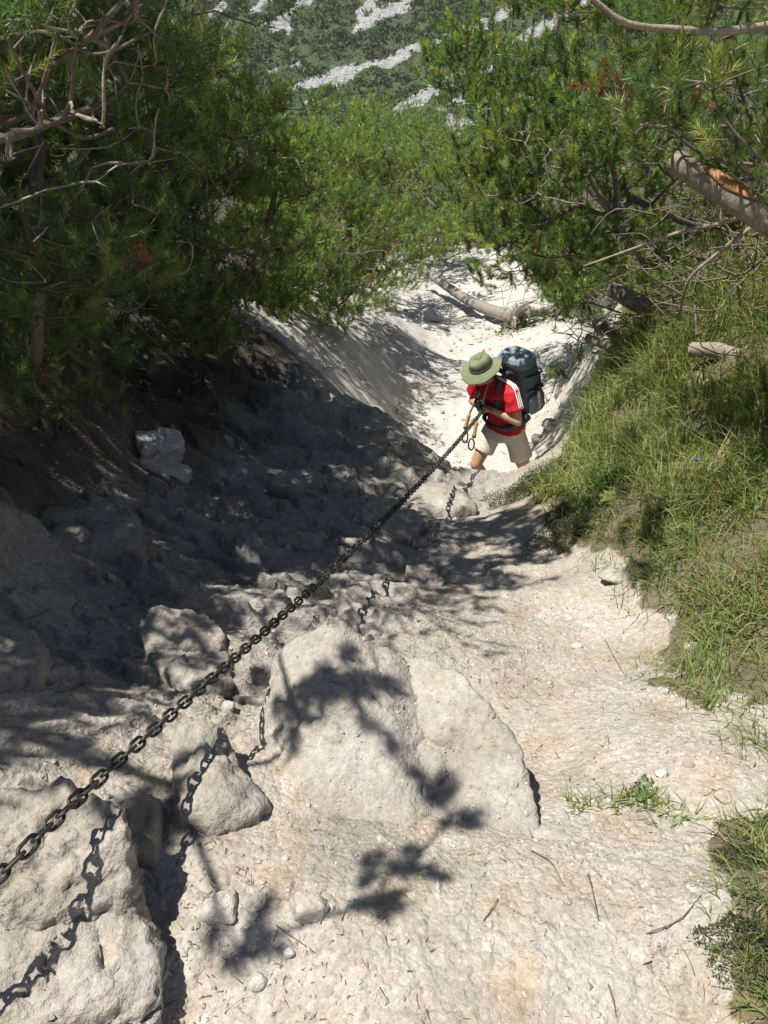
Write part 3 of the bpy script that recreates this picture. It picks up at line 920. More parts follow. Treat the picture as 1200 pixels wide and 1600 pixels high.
def pine(label, base, live, dead=(), per=40, dead_per=14, seed=0, shoot=0.13, nlen=0.05, ncount=90, width=0.0026, group='mountain pines along the trail',
         limbs=(), limb_mat='deadwood', r_tip=0.0035, r_exp=0.42, brown=0.012, tint=(1, 1, 1), name='mountain_pine', extra=2, sides=5, clump=6):
    """trunk and boughs grown towards sampled twig tips; live tips carry needle shoots, dead ones stay bare"""
    rng = np.random.RandomState(seed)
    base = np.asarray(base, float)
    tips = sample_clusters(live, per, rng, 0.55, clump)
    nl = len(tips)
    isdead = np.zeros(nl, bool)
    if len(dead):
        td = sample_clusters(dead, dead_per, rng, 0.2, 0)
        tips = np.vstack([tips, td]); isdead = np.concatenate([isdead, np.ones(len(td), bool)])
    gz = ground_z(tips[:, 0], tips[:, 1])
    tips[:, 2] = np.maximum(tips[:, 2], gz + 0.06)
    # skeleton starts with boughs to the cluster centres
    ND = np.zeros((40000, 3)); ND[0] = base
    nodes, par, chains = [base], [-1], []
    def add_chain(i0, pts):
        idx = [i0]
        for p in pts:
            ND[len(nodes)] = p; nodes.append(p); par.append(idx[-1]); idx.append(len(nodes) - 1)
        chains.append(idx)
        return idx
    cents = [np.asarray(c[0]) for c in live] + [np.asarray(c[0]) for c in dead]
    cents.sort(key=lambda c: np.linalg.norm(c - base))
    for c in cents:
        A = ND[:len(nodes)]
        dd = np.linalg.norm(A - c, axis=1) + 0.25 * np.linalg.norm(A - base, axis=1)
        i = int(np.argmin(dd)); p0 = A[i].copy()
        L = np.linalg.norm(c - p0)
        up = np.array([0, 0, 1.0])
        c1 = p0 + (c - p0) * 0.33 - up * 0.10 * L + rng.normal(size=3) * 0.10 * L
        c2 = p0 + (c - p0) * 0.7 - up * 0.12 * L + rng.normal(size=3) * 0.08 * L
        add_chain(i, bez(p0, c1, c2, c, max(5, int(L / 0.16)))[1:])
    order = np.argsort(np.linalg.norm(tips - base, axis=1) + rng.rand(len(tips)) * 0.3)
    tip_dir = np.zeros_like(tips)
    dead_chains = []
    for t in order:
        c = tips[t]
        A = ND[:len(nodes)]
        dv = A - c
        dd = np.linalg.norm(dv, axis=1) + 1.1 * np.maximum(A[:, 2] - c[2], 0)
        i = int(np.argmin(dd)); p0 = A[i].copy()
        L = np.linalg.norm(c - p0)
        d0 = (p0 - nodes[par[i]]) if par[i] >= 0 else np.array([0, 0, 1.0])
        d0 = d0 / (np.linalg.norm(d0) + 1e-9)
        out = (c - p0) / (L + 1e-9)
        endv = out * 0.75 + np.array([0, 0, 0.60 if not isdead[t] else 0.1]) + rng.normal(size=3) * 0.22
        endv /= np.linalg.norm(endv)
        wig = rng.normal(size=3) * (0.05 if isdead[t] else 0.10) * L
        pts = bez(p0, p0 + (0.45 * d0 + 0.55 * out) * L * 0.38 + wig, c - endv * L * 0.35 - wig * 0.6, c, (5 if width < .007 else 4) if L < .5 else 7)[1:]
        idx = add_chain(i, pts)
        if isdead[t]: dead_chains.append(len(chains) - 1)
        tip_dir[t] = endv
    # pipe model
    nn = len(nodes)
    cnt = np.zeros(nn)
    kids = np.bincount(np.array(par[1:]), minlength=nn)
    cnt[kids == 0] = 1
    for i in range(nn - 1, 0, -1):
        cnt[par[i]] += cnt[i]
    rad = r_tip * np.power(np.maximum(cnt, 1), r_exp)
    A = np.array(nodes)
    root = empty(name, base)
    tag(root, label, 'pine tree', group)
    trunk, twig, deadw = Acc(), Acc(), Acc()
    dset = set(dead_chains)
    tl, dl = [], []
    for ci, idx in enumerate(chains):
        p = A[idx]; r = rad[idx].copy()
        r[0] = min(r[0], r[1] * 1.25)
        big = r.max() > 0.017
        if big:
            V, F = tube(p, r, 7, True, 0.25, seed); trunk.add(V, F)
        else:
            r[-1] *= 0.45
            if width < .008 or ci in dset or r.max() > .0095 or rng.rand() < .35: (dl if ci in dset else tl).append((p, r))
    for lst, acc in ((tl, twig), (dl, deadw)):
        for V, F in tubes(lst, 3): acc.add(V, F)
    if trunk.n == 0:
        V, F = tube(A[chains[0]], np.maximum(rad[chains[0]], 0.02), 7); trunk.add(V, F)
    # the foot goes into the soil
    foot = base + np.array([0, 0, -0.35])
    V, F = tube(np.array([foot, base + [0, 0, -.1], base + [0, 0, .06]]), np.array([1.25, 1.1, .9]) * rad[0], 8, True, .2, seed); trunk.add(V, F)
    obj('trunk', trunk.mesh('trunk', M['bark'], True, base), root)
    if twig.n: tag(obj('branchwork', twig.mesh('branchwork', M['bark'], True, base), root), kind='stuff')
    if deadw.n: tag(obj('dead_branchwork', deadw.mesh('dead_branchwork', M['deadwood'], True, base), root), 'bare bleached dead branches', kind='stuff')
    for pts, r0, r1 in limbs:
        V, F = tube(spline(pts, 22), np.linspace(r0, r1, 22), 8, True, .18, seed)
        a = Acc(); a.add(V, F)
        tag(obj('limb', a.mesh('limb', M[limb_mat], True, base), root), 'bare weathered limb')
    # shoots: one at each live tip and a few side shoots behind it
    liv = np.arange(nl)
    org, ax, ln, nd, cl = [], [], [], [], []
    for k in range(1 + extra):
        d = tip_dir[liv] + rng.normal(size=(nl, 3)) * (0.30 if k == 0 else 0.55)
        d[:, 2] += 0.22
        d /= np.linalg.norm(d, axis=1)[:, None]
        back = 0 if k == 0 else 1
        o = tips[liv] + rng.normal(size=(nl, 3)) * np.array([1, 1, .35]) * (shoot * back * .55)
        s = rng.uniform(0.7, 1.2, nl) * (1.0 if k == 0 else 0.85)
        org.append(o - d * (shoot * .25 * s)[:, None]); ax.append(d); ln.append(shoot * s); nd.append(nlen * rng.uniform(.85, 1.15, nl))
        g = GREENS[rng.randint(0, len(GREENS), nl)] * rng.uniform(0.75, 1.3, (nl, 1)) * np.asarray(tint)
        g[:, 0] *= rng.uniform(0.85, 1.35, nl)
        b = rng.rand(nl) < brown
        g[b] = np.array([0.26, 0.105, 0.045]) * rng.uniform(.7, 1.3, (b.sum(), 1))
        cl.append(g)
    org, ax, ln, nd, cl = (np.concatenate(v) for v in (org, ax, ln, nd, cl))
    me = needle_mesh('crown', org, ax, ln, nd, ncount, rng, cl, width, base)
    tag(obj('crown', me, root), kind='stuff')
    return root

def C(px, py, Y, r, w=1.0):
    return (P(px, py, Y), r, w)

def gb(x, y):
    return np.array([x, y, float(ground_z(x, y)[0]) - 0.02])

# left side
pine('shaded pine with bare branches in the upper left corner', gb(-2.9, 2.7),
     [C(40,330,2.9,.42), C(170,330,3.3,.42), C(60,450,3.0,.36,.8), C(220,420,3.6,.36), C(235,240,3.5,.34), C(190,90,3.5,.3), C(-120,250,2.6,.6), C(-250,60,2.3,.7,1.3), C(-260,430,2.4,.6),
      C(100,-120,3.0,.5,1.2), C(-150,-200,2.4,.7,1.3), C(190,-50,3.4,.3), C(60,520,3.3,.3,.8), C(200,500,4.0,.34,.8), C(40,590,3.0,.22,.5), C(140,570,3.5,.24,.6), C(250,540,4.4,.26,.6), C(-120,560,3.0,.4),
       C(130,180,3.8,.5), C(20,100,3.6,.5)],
     [C(120,60,2.6,.42,1.6), C(60,200,2.6,.4,1.4), C(200,130,2.9,.35,1.2), C(60,370,2.7,.4), C(200,330,3.0,.4)], per=44, dead_per=22, seed=1, extra=1, shoot=.14, r_exp=.38, brown=0.012, ncount=66, width=.0034, limb_mat='bark',
     limbs=[([P(-120,160,2.9), P(0,130,2.75), P(100,90,2.65), P(180,15,2.6), P(230,-60,2.6)], .012, .007), ([P(-80,190,2.8), P(40,180,2.7), P(95,40,2.6), P(130,-40,2.6)], .010, .005),
            ([P(-100,90,2.8), P(60,50,2.65), P(150,85,2.6), P(235,50,2.6)], .008, .004), ([P(-60,180,2.9), P(60,185,2.8), P(130,215,2.8), P(180,200,2.8)], .011, .005),
            ([P(-60,370,2.9), P(40,400,2.9), P(110,420,3.0), P(155,455,3.0)], .012, .004)])
pine('tall sunlit pine rising behind the shaded corner pine', gb(-2.7, 5.6),
     [C(320,165,5.2,.36), C(385,215,5.5,.36), C(330,280,5.0,.5), C(430,300,5.9,.45), C(300,380,4.8,.5), C(390,410,5.6,.45), C(260,240,4.8,.5), C(435,260,6.0,.30), C(345,470,5.3,.32,.7), C(270,120,5.4,.34), C(330,510,5.4,.28,.7), C(250,480,4.8,.34,.8), C(160,250,5.2,.7), C(120,420,4.8,.6), C(420,470,6.0,.28,.6), C(440,390,6.2,.36)],
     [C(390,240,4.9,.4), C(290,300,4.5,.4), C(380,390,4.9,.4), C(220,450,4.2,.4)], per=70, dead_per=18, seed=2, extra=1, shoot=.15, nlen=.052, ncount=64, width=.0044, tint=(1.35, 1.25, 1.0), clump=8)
pine('pine hanging over the eroded bank left of the hiker', gb(-2.2, 9.2),
     [C(490,330,8.8,.6), C(545,350,9.2,.6), C(505,445,8.0,.42,.9), C(465,410,7.8,.45), C(560,430,9.0,.45), C(600,380,10,.6), C(480,250,9.4,.5), C(530,480,8.4,.26,.6), C(440,330,8.4,.5), C(545,280,10,.5), C(420,480,7.6,.3,.6), C(590,450,10.5,.4,.7)],
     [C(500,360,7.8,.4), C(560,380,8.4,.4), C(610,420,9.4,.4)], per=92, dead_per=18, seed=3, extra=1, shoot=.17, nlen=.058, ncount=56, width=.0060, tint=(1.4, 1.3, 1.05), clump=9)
for k, (lab, bx, by, cl) in enumerate([
        ('bushy pine on the left rim of the gully above the fallen trunk', -2.0, 14, [(560,250,13,.9),(610,300,13.5,.8),(530,230,12.5,.7),(580,340,12.5,.7),(640,380,14.5,.6),(620,250,15,.8)]),
        ('pine bush above the far end of the trail', .6, 19, [(640,300,18,1.0),(690,330,18.5,.9),(660,370,17.5,.7),(700,380,18.5,.6),(640,250,19,1.0),(700,280,20,1.0),(730,320,21,.9)]),
        ('pine bush beyond the bend in the far gully', 3.2, 23, [(720,350,22,1.0),(760,330,22,1.1),(740,270,24,1.2),(780,370,21,.8)]),
        ('far pine bush against the mountain, left one', -4.0, 22, [(480,205,20,1.0),(540,195,21,1.1),(580,215,20,1.0),(500,240,19,1.0)]),
        ('far pine bush against the mountain, middle one', -1.0, 30, [(580,190,29,1.4),(630,195,30,1.5),(610,230,28,1.5),(670,220,29,1.4)]),
        ('far pine bush against the mountain, right one', 3.6, 32, [(680,190,31,1.5),(720,215,31,1.4),(700,250,29,1.5),(740,240,33,1.6)]),
        ('distant pine bush on the crest behind the middle bush', 1.5, 46, [(560,178,44,2.0),(610,172,45,2.0),(660,172,46,2.0),(700,185,46,2.0)]),
        ('distant pine bush hidden behind the leaning right pine', 8.0, 34, [(790,230,33,1.8),(850,210,33,1.8),(820,270,30,1.5)]),
        ('pine on the left slope above the bushes', -6.0, 16, [(420,235,14,.7),(455,255,14,.6),(380,250,14,.9),(450,300,13,.8)])]):
    far = by > 25
    pine(lab, gb(bx, by), [(P(a, b + (30 if b < 262 and yy > 18 else 0), yy), r, 1.0) for a, b, yy, r in cl], per=150 if far else 120, seed=20 + k, shoot=.24 if far else .19, nlen=.095 if far else .070, ncount=28 if far else 38,
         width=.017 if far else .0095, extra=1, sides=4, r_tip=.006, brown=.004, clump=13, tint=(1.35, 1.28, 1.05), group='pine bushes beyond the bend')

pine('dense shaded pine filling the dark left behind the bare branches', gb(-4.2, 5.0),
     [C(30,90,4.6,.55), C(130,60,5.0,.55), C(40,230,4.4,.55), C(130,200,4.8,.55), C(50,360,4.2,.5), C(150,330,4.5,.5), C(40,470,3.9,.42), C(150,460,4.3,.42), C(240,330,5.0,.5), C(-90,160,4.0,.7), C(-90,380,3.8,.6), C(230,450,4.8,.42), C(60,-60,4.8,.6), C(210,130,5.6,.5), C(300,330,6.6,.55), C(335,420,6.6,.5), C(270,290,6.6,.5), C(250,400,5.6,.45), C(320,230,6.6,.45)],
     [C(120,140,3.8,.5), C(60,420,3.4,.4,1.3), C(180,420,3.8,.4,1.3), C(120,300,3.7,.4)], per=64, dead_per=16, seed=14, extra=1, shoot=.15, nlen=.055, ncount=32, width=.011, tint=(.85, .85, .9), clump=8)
# right side
pine('leaning pine with long bright shoots over the trail on the right', gb(3.5, 6.9),
     [C(790,70,5.98,0.48), C(765,150,5.98,0.41), C(850,220,5.46,0.46), C(900,110,5.72,0.53), C(765,255,6.24,0.38,.8), C(830,320,5.85,0.48), C(900,320,5.72,0.48), C(950,210,5.46,0.48), C(980,80,5.46,0.53), C(900,0,5.85,0.53), C(985,310,5.98,0.41), C(800,380,6.50,0.38,.7), C(730,110,6.50,0.33,.6), C(880,400,6.50,0.38,.7)],
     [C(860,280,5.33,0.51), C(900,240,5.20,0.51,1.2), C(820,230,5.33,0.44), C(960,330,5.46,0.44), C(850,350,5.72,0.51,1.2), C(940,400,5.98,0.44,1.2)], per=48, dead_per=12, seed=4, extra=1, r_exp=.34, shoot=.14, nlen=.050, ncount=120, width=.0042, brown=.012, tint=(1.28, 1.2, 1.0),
     limbs=[([P(1010,420,6.02), P(950,325,5.76), P(905,240,5.76), P(880,100,5.89), P(865,10,6.02), P(850,-80,6.14)], .020, .011), ([P(1000,400,6.02), P(950,330,5.50), P(905,280,5.50), P(890,220,5.50)], .015, .005)])
pine('pine with yellowing shoots in the upper right corner', gb(3.1, 3.7),
     [C(1060,110,3.5,.30), C(1130,60,3.2,.30), C(1175,190,3.3,.28,.8), C(1075,190,3.7,.28), C(1180,-10,2.9,.34), C(1330,120,2.9,.5), C(1010,190,3.9,.28), C(1150,120,5.4,.6), C(1060,40,5.4,.5), C(1190,300,4.4,.3,.6)],
     [C(1120,250,3.9,.3,1.0), C(1060,200,3.9,.3), C(1150,160,3.8,.3), C(1090,390,4.8,.35,1.4), C(1020,420,5.0,.35,1.2), C(1150,430,4.7,.3,1.2)], per=26, dead_per=11, seed=5, extra=1, r_exp=.34, shoot=.14, nlen=.050, ncount=130, width=.0032, brown=.04, tint=(1.1, 1.0, .95),
     limbs=[([P(1260,30,3.0), P(1140,48,2.9), P(1060,46,2.85), P(985,38,2.8), P(940,10,2.8), P(905,-25,2.8)], .014, .007),
            ([P(1230,270,3.6), P(1150,340,3.5), P(1070,360,3.5), P(985,390,3.5), P(912,416,3.5)], .012, .004),
            ([P(1240,130,3.5), P(1160,130,3.4), P(1075,140,3.4), P(1030,165,3.4)], .015, .005),
            ([P(1220,210,3.6), P(1130,205,3.5), P(1060,200,3.5), P(1000,195,3.5)], .012, .004)])
pine('dark pine low on the right bank beyond the hiker', gb(3.2, 9.0),
     [C(760,370,8.8,.5), C(820,400,8.2,.5), C(880,400,7.8,.45), C(740,310,9.4,.5), C(905,455,7.4,.30,.8), C(850,440,8.4,.34,.8), C(800,330,8.8,.5), C(880,330,8.6,.5), C(930,380,8.4,.5), C(880,480,7.6,.22,.5), C(930,430,7.6,.3)],
     [C(800,420,7.8,.35), C(880,380,7.2,.4), C(930,470,7.0,.35,1.6), C(860,470,8.5,.4,1.6)], per=80, dead_per=16, seed=6, extra=1, shoot=.16, nlen=.056, ncount=52, width=.0058, tint=(1.2, 1.1, .95))
pine('dense pine closing the view behind the dead brush on the right', gb(4.4, 7.4),
     [C(1000,250,7.2,.7), C(1100,230,6.8,.7), C(1150,340,6.6,.55), C(1040,360,7.2,.5), C(1000,120,7.6,.7), C(1150,100,7.0,.7), C(1250,250,6.5,.7), C(950,300,8,.6), C(1100,430,6.6,.35,.7), C(1000,440,7.2,.4,.7)],
     [C(1080,400,6.0,.5,1.6), C(1130,440,5.6,.4,1.6), C(1030,450,6.2,.4,1.6)], per=74, dead_per=14, seed=7, extra=1, shoot=.16, nlen=.056, ncount=50, width=.0058, tint=(1.2, 1.1, .95))
s1 = G(885, 592)
pine('low pine seedling at the trail edge right of the backpack', s1, [(s1 + [-.10, -.05, .16], .12, .5), (s1 + [.08, 0, .22], .13, .5)], (), per=22, seed=8, shoot=.11, nlen=.045, ncount=50, width=.004, r_tip=.003, group=None, name='pine_seedling')
s2 = G(935, 520)
pine('young pine with upright shoots at the foot of the dark pine', s2, [(s2 + [-.15, 0, .28], .2, .7), (s2 + [-.02, .05, .5], .2, .7)], (), per=26, seed=9, shoot=.12, nlen=.05, ncount=50, width=.0042, r_tip=.003, group=None, name='pine_seedling')
# pine beside the viewer, out of frame: only its shadow lies on the trail
pine('pine beside the trail whose shadow dapples the near rocks', gb(-3.0, 0.9),
     [((-.885, .74, .6), .05, .1), ((-1.22, .58, .6), .05, .08), ((-.76, .93, .6), .06, .12), ((-1.0, 1.36, .62), .10, .26), ((-.92, .66, .62), .04, .08), ((-1.15, 1.2, .6), .10, .2), ((-1.3, 1.6, .7), .16, .35), ((-1.45, 1.0, .6), .12, .25),
      ((-2.3, 1.3, .7), .5), ((-2.6, .7, .9), .5, .7)], (), per=46, seed=10, shoot=.085, nlen=.055, ncount=110, width=.005, extra=1)
pine('unseen dense pine added to shade the left bank', gb(-3.4, 2.4),  # added out of frame; lobes and wide needles shaped to block sun
     [((-2.5, 1.75, .55), .5), ((-2.45, 2.4, .7), .5), ((-1.75, 3.0, .8), .5), ((-1.65, 3.8, .75), .5), ((-1.45, 4.7, .55), .5), ((-2.5, 2.9, 1.2), .6), ((-2.5, 4.0, 1.3), .7), ((-2.3, 5.2, 1.1), .6), ((-1.2, 2.6, 1.1), .3, .4), ((-.9, 3.5, 1.2), .35, .4), ((-.9, 4.4, 1.0), .3, .3), ((-1.5, 5.5, .9), .35, .6), ((-2.3, 1.15, .6), .45), ((-2.1, 1.6, .7), .34), ((-2.05, 2.1, .8), .34), ((-2.3, 2.0, .5), .4), ((-.95, 2.8, 1.0), .34, .5), ((-.6, 3.3, 1.1), .3, .4), ((-.4, 2.95, 1.2), .25, .3), ((-1.95, 2.7, 1.35), .35, 1.0), ((-1.75, 3.15, 1.5), .35, .9), ((-2.9, 2.3, 1.4), .7, 1.3), ((-2.9, 3.6, 1.7), .8, 1.4), ((-2.2, 3.4, 1.6), .6, 1.2), ((-2.6, 4.8, 1.7), .7, 1.2), ((-3.4, 3.0, .6), .7, 1.2), ((-3.3, 4.4, .8), .8, 1.2), ((-1.9, 4.3, 1.3), .5), ((-3.4, 5.6, 2.0), .8, 1.3), ((-2.6, 6.0, 1.9), .6), ((-4.0, 4.6, 2.2), .9, 1.3), ((-3.6, 3.6, 2.3), .8, 1.2), ((-.5, 2.9, 1.1), .25, .16), ((-.2, 3.2, 1.3), .25, .16), ((-.15, 2.5, 1.25), .2, .12), ((.05, 3.6, 1.4), .3, .18)],
     (), per=84, seed=12, shoot=.16, nlen=.065, ncount=30, width=.0165, extra=1, clump=13)

# ------------------------------------------------------------------ logs, stumps and sticks
def wood_log(name, label, pts, r0, r1, seed, mat='logbark', cat='log', group=None, cut=True, peeled=None, sides=16, lumps=.16, n=16):
    c = np.asarray(pts[0], float)
    path = spline(pts, n)
    rr = np.linspace(r0, r1, n)
    root = empty(name, c)
    tag(root, label, cat, group)
    V, F = tube(path, rr, sides, True, lumps, seed)
    a = Acc(); a.add(V, F)
    obj('bark', a.mesh('bark', M[mat], True, c), root)
    if cut:
        for e, (p, q, r) in enumerate(((path[0], path[1], r0), (path[-1], path[-2], r1))):
            d = (p - q) / np.linalg.norm(p - q)
            V, F = tube(np.array([p - d * .004, p + d * .004]), [r * .93, r * .93], sides, True)
            a = Acc(); a.add(V, F)
            obj('cut_end', a.mesh('cut_end', M['cutwood'], False, c), root)
    if peeled:
        t0, t1, a0, a1 = peeled
        k0, k1 = int(t0 * (n - 1)), int(t1 * (n - 1))
        t, Nn, Bb = frames(path)
        rows = []
        aa = np.linspace(a0, a1, 9)
        for k in range(k0, k1 + 1):
            w = math.sin(math.pi * (k - k0 + .6) / (k1 - k0 + 1.2)) ** .5
            am = .5 * (a0 + a1) + (aa - .5 * (a0 + a1)) * w
            side = np.cross(t[k], [0, 0, 1.0]); side /= np.linalg.norm(side); up = np.cross(side, t[k])
            rad = rr[k] * 1.10
            rows.append(path[k] + rad * (np.cos(am)[:, None] * side + np.sin(am)[:, None] * up))
        R = np.array(rows); h, w_ = R.shape[:2]
        i = np.arange(h - 1)[:, None] * w_; j = np.arange(w_ - 1)[None]
        F = np.stack([i + j, i + j + 1, i + w_ + j + 1, i + w_ + j], -1).reshape(-1, 4)
        me = fast_mesh('peeled_patch', R.reshape(-1, 3) - c, F, M['peeled'], True)
        o = obj('peeled_patch', me, root)
        md = o.modifiers.new('thick', 'SOLIDIFY'); md.thickness = .004
        tag(o, 'bright orange patch where the bark is stripped')
    return root

ft = wood_log('fallen_trunk', 'grey fallen trunk lying across the far end of the trail', [G(662,452) + [0, 0, .42], G(705,476) + [0, 0, .30], G(750,498) + [0, 0, .22], G(802,515) + [0, 0, .22]], .078, .115, 1, 'greywood', 'fallen tree')
rng = np.random.RandomState(5)
for k in range(9):
    c0 = G(802, 515) + [0, 0, .22]
    e = c0 + np.array([rng.uniform(-.1, .75), rng.uniform(-.4, .3), rng.uniform(-.25, .45)])
    m1 = (c0 + e) / 2 + rng.normal(size=3) * .14
    V, F = tube(spline([c0, m1, e], 9), np.linspace(.055, .012, 9), 6, True, .2, k)
    a = Acc(); a.add(V, F)
    obj('root', a.mesh('root', M['greywood'], True, np.array(ft.location)), ft)
wood_log('sawn_log', 'sawn log with an orange stripped patch sticking out of the brush', [P(1052,250,3.35), P(1110,287,3.25), P(1165,322,3.15), P(1260,378,3.0)], .046, .056, 2, 'logbark', peeled=(.26, .74, .55, 2.15), n=24, lumps=.10)
wood_log('sawn_log', 'grey log ending in the grass under the right pines', [P(958,452,6.2), P(1005,478,5.95), P(1060,502,5.7), P(1120,520,5.4)], .070, .078, 3)
wood_log('pale_log', 'pale barkless log at the right edge above the grass', [P(1080,546,4.55), P(1120,548,4.45), P(1160,560,4.35), P(1260,568,4.1)], .045, .062, 4, 'deadwood')
wood_log('log_stub', 'short grey log stub lying in the green turf', [P(897,714,4.38), P(925,713,4.33), P(958,722,4.28)], .036, .033, 5, 'deadwood', n=8)
wood_log('log_stub', 'reddish log stub poking out beside the grass clump', [P(942,508,6.3), P(965,530,6.15)], .04, .045, 6, 'bark', n=6)
wood_log('log_stub', 'pale cut branch in front of the reddish stub', [P(918,528,6.1), P(950,542,5.9), P(985,555,5.7)], .035, .03, 7, 'deadwood', n=8)
wood_log('stick', 'weathered stick lying at the trail edge right of the hiker', [G(868,623) + [0, 0, .03], G(910,615) + [0, 0, .06], G(955,603) + [0, 0, .08]], .022, .012, 8, 'deadwood', 'stick', cut=False, sides=8, n=10)
wood_log('stick', 'thin dead stick leaning out of the brush over the grass', [P(1060,500,4.3), P(1075,440,4.2), P(1110,405,4.15), P(1180,350,4.1)], .006, .012, 10, 'deadwood', 'stick', cut=False, sides=6, n=12)
g0 = G(432, 1448)
wood_log('twig', 'tiny forked twig lying on the pale dust near the bottom', [g0 + [0, 0, .006], G(448,1462) + [0, 0, .012], G(462,1470) + [0, 0, .008], G(492,1490) + [0, 0, .004]], .0018, .0010, 11, 'bark', 'twig', cut=False, sides=5, n=10)
for k, (lab, q) in enumerate([('thin dry stalk lying on the trail below the grass bank', [(945,1000),(960,1030),(978,1060)]), ('dry stem curled on the dust at the lower right', [(830,1330),(860,1350),(880,1385)]),
                              ('dark twig lying on the dust near the bottom right', [(950,1540),(957,1565),(962,1590)]), ('short dry twig on the dust below the slab boulder', [(755,1440),(770,1420),(778,1405)]),
                              ('fine straw lying on the dust right of centre', [(1010,1460),(1060,1440),(1095,1400)]), ('dry root end on the dust under the low grass', [(920,1370),(926,1400),(935,1440)])]):
    wood_log('twig', lab, [G(*p) + [0, 0, .004 + .004 * (i == 1)] for i, p in enumerate(q)], .0016, .0009, 20 + k, 'bark', 'twig', 'dry twigs on the trail', cut=False, sides=5, n=8)

# dead needles and tangled brush under the right pines
def brush(label, px, py, Y, r, n, seed, mat='deadwood'):
    rng = np.random.RandomState(seed)
    c = P(px, py, Y)
    lst, tri = [], []
    for k in range(n):
        p = c + np.clip(rng.normal(size=3), -1.3, 1.3) * r * np.array([.8, .6, .45])
        d = rng.normal(size=3) * np.array([1, .7, .45]); d /= np.linalg.norm(d)
        L = r * rng.uniform(.5, 1.3)
        e = p + d * L
        m = (p + e) / 2 + rng.normal(size=3) * L * .14
        tri.append((p, m, e))
    T = np.array(tri)
    gz = ground_z(T[..., 0].ravel(), T[..., 1].ravel()).reshape(T.shape[:2])
    T[..., 2] = np.maximum(T[..., 2], gz + .01)
    for p, m, e in T:
        r0 = rng.uniform(.003, .008)
        lst.append((spline([p, m, e], 7), np.linspace(r0, r0 * .4, 7)))
    a = Acc()
    for V, F in tubes(lst, 4): a.add(V, F)
    o = obj('brushwood', a.mesh('brushwood', M[mat], True, c), None, Vector([float(v) for v in c]))
    tag(o, label, 'brushwood', None, 'stuff')
brush('tangle of dead branches under the upper right pine', 1120, 400, 4.6, .42, 60, 1, 'bark')
brush('dead brush behind the grass clump on the right', 1060, 465, 5.4, .32, 60, 2, 'bark')
brush('dry twigs and roots at the right foot of the fallen trunk', 850, 480, 12.2, .7, 90, 3)
brush('dead twigs under the dark pine beside the trail', 945, 535, 6.4, .30, 90, 4)
brush('dry branches under the pines on the left bank', 250, 520, 5.0, .6, 60, 5, 'bark')

# ------------------------------------------------------------------ grass and small plants
def blades(base, az, lean, length, width, col, segs=3, curl=0.9):
    """one mesh of bent grass blades"""
    n = len(base)
    t = np.linspace(0, 1, segs + 1)
    ang = lean[:, None] + curl * t[None] ** 1.5 * (0.4 + lean[:, None])
    ds = length[:, None] / segs
    hx = np.cumsum(np.concatenate([np.zeros((n, 1)), np.sin(ang[:, 1:]) * ds], 1), 1)
    hz = np.cumsum(np.concatenate([np.zeros((n, 1)), np.cos(ang[:, 1:]) * ds], 1), 1)
    dx, dy = np.cos(az)[:, None], np.sin(az)[:, None]
    cen = base[:, None] + np.stack([hx * dx, hx * dy, hz], -1)
    w = width[:, None] * np.maximum(1 - t[None] ** 1.6, .04)
    sd = np.stack([-dy * w, dx * w, 0 * w], -1) * .5
    V = np.stack([cen - sd, cen + sd], 2).reshape(-1, 3)
    k = (segs + 1) * 2
    b = (np.arange(n) * k)[:, None] + (np.arange(segs) * 2)[None]
    F = np.stack([b, b + 1, b + 3, b + 2], -1).reshape(-1, 4)
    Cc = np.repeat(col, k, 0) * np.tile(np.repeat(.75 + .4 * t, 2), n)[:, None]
    return V, F, Cc

GRASS = np.array([[.205, .305, .078], [.275, .345, .098], [.150, .245, .074], [.40, .38, .18], [.32, .355, .135]])
STRAW = np.array([[.52, .43, .24], [.44, .35, .18]])

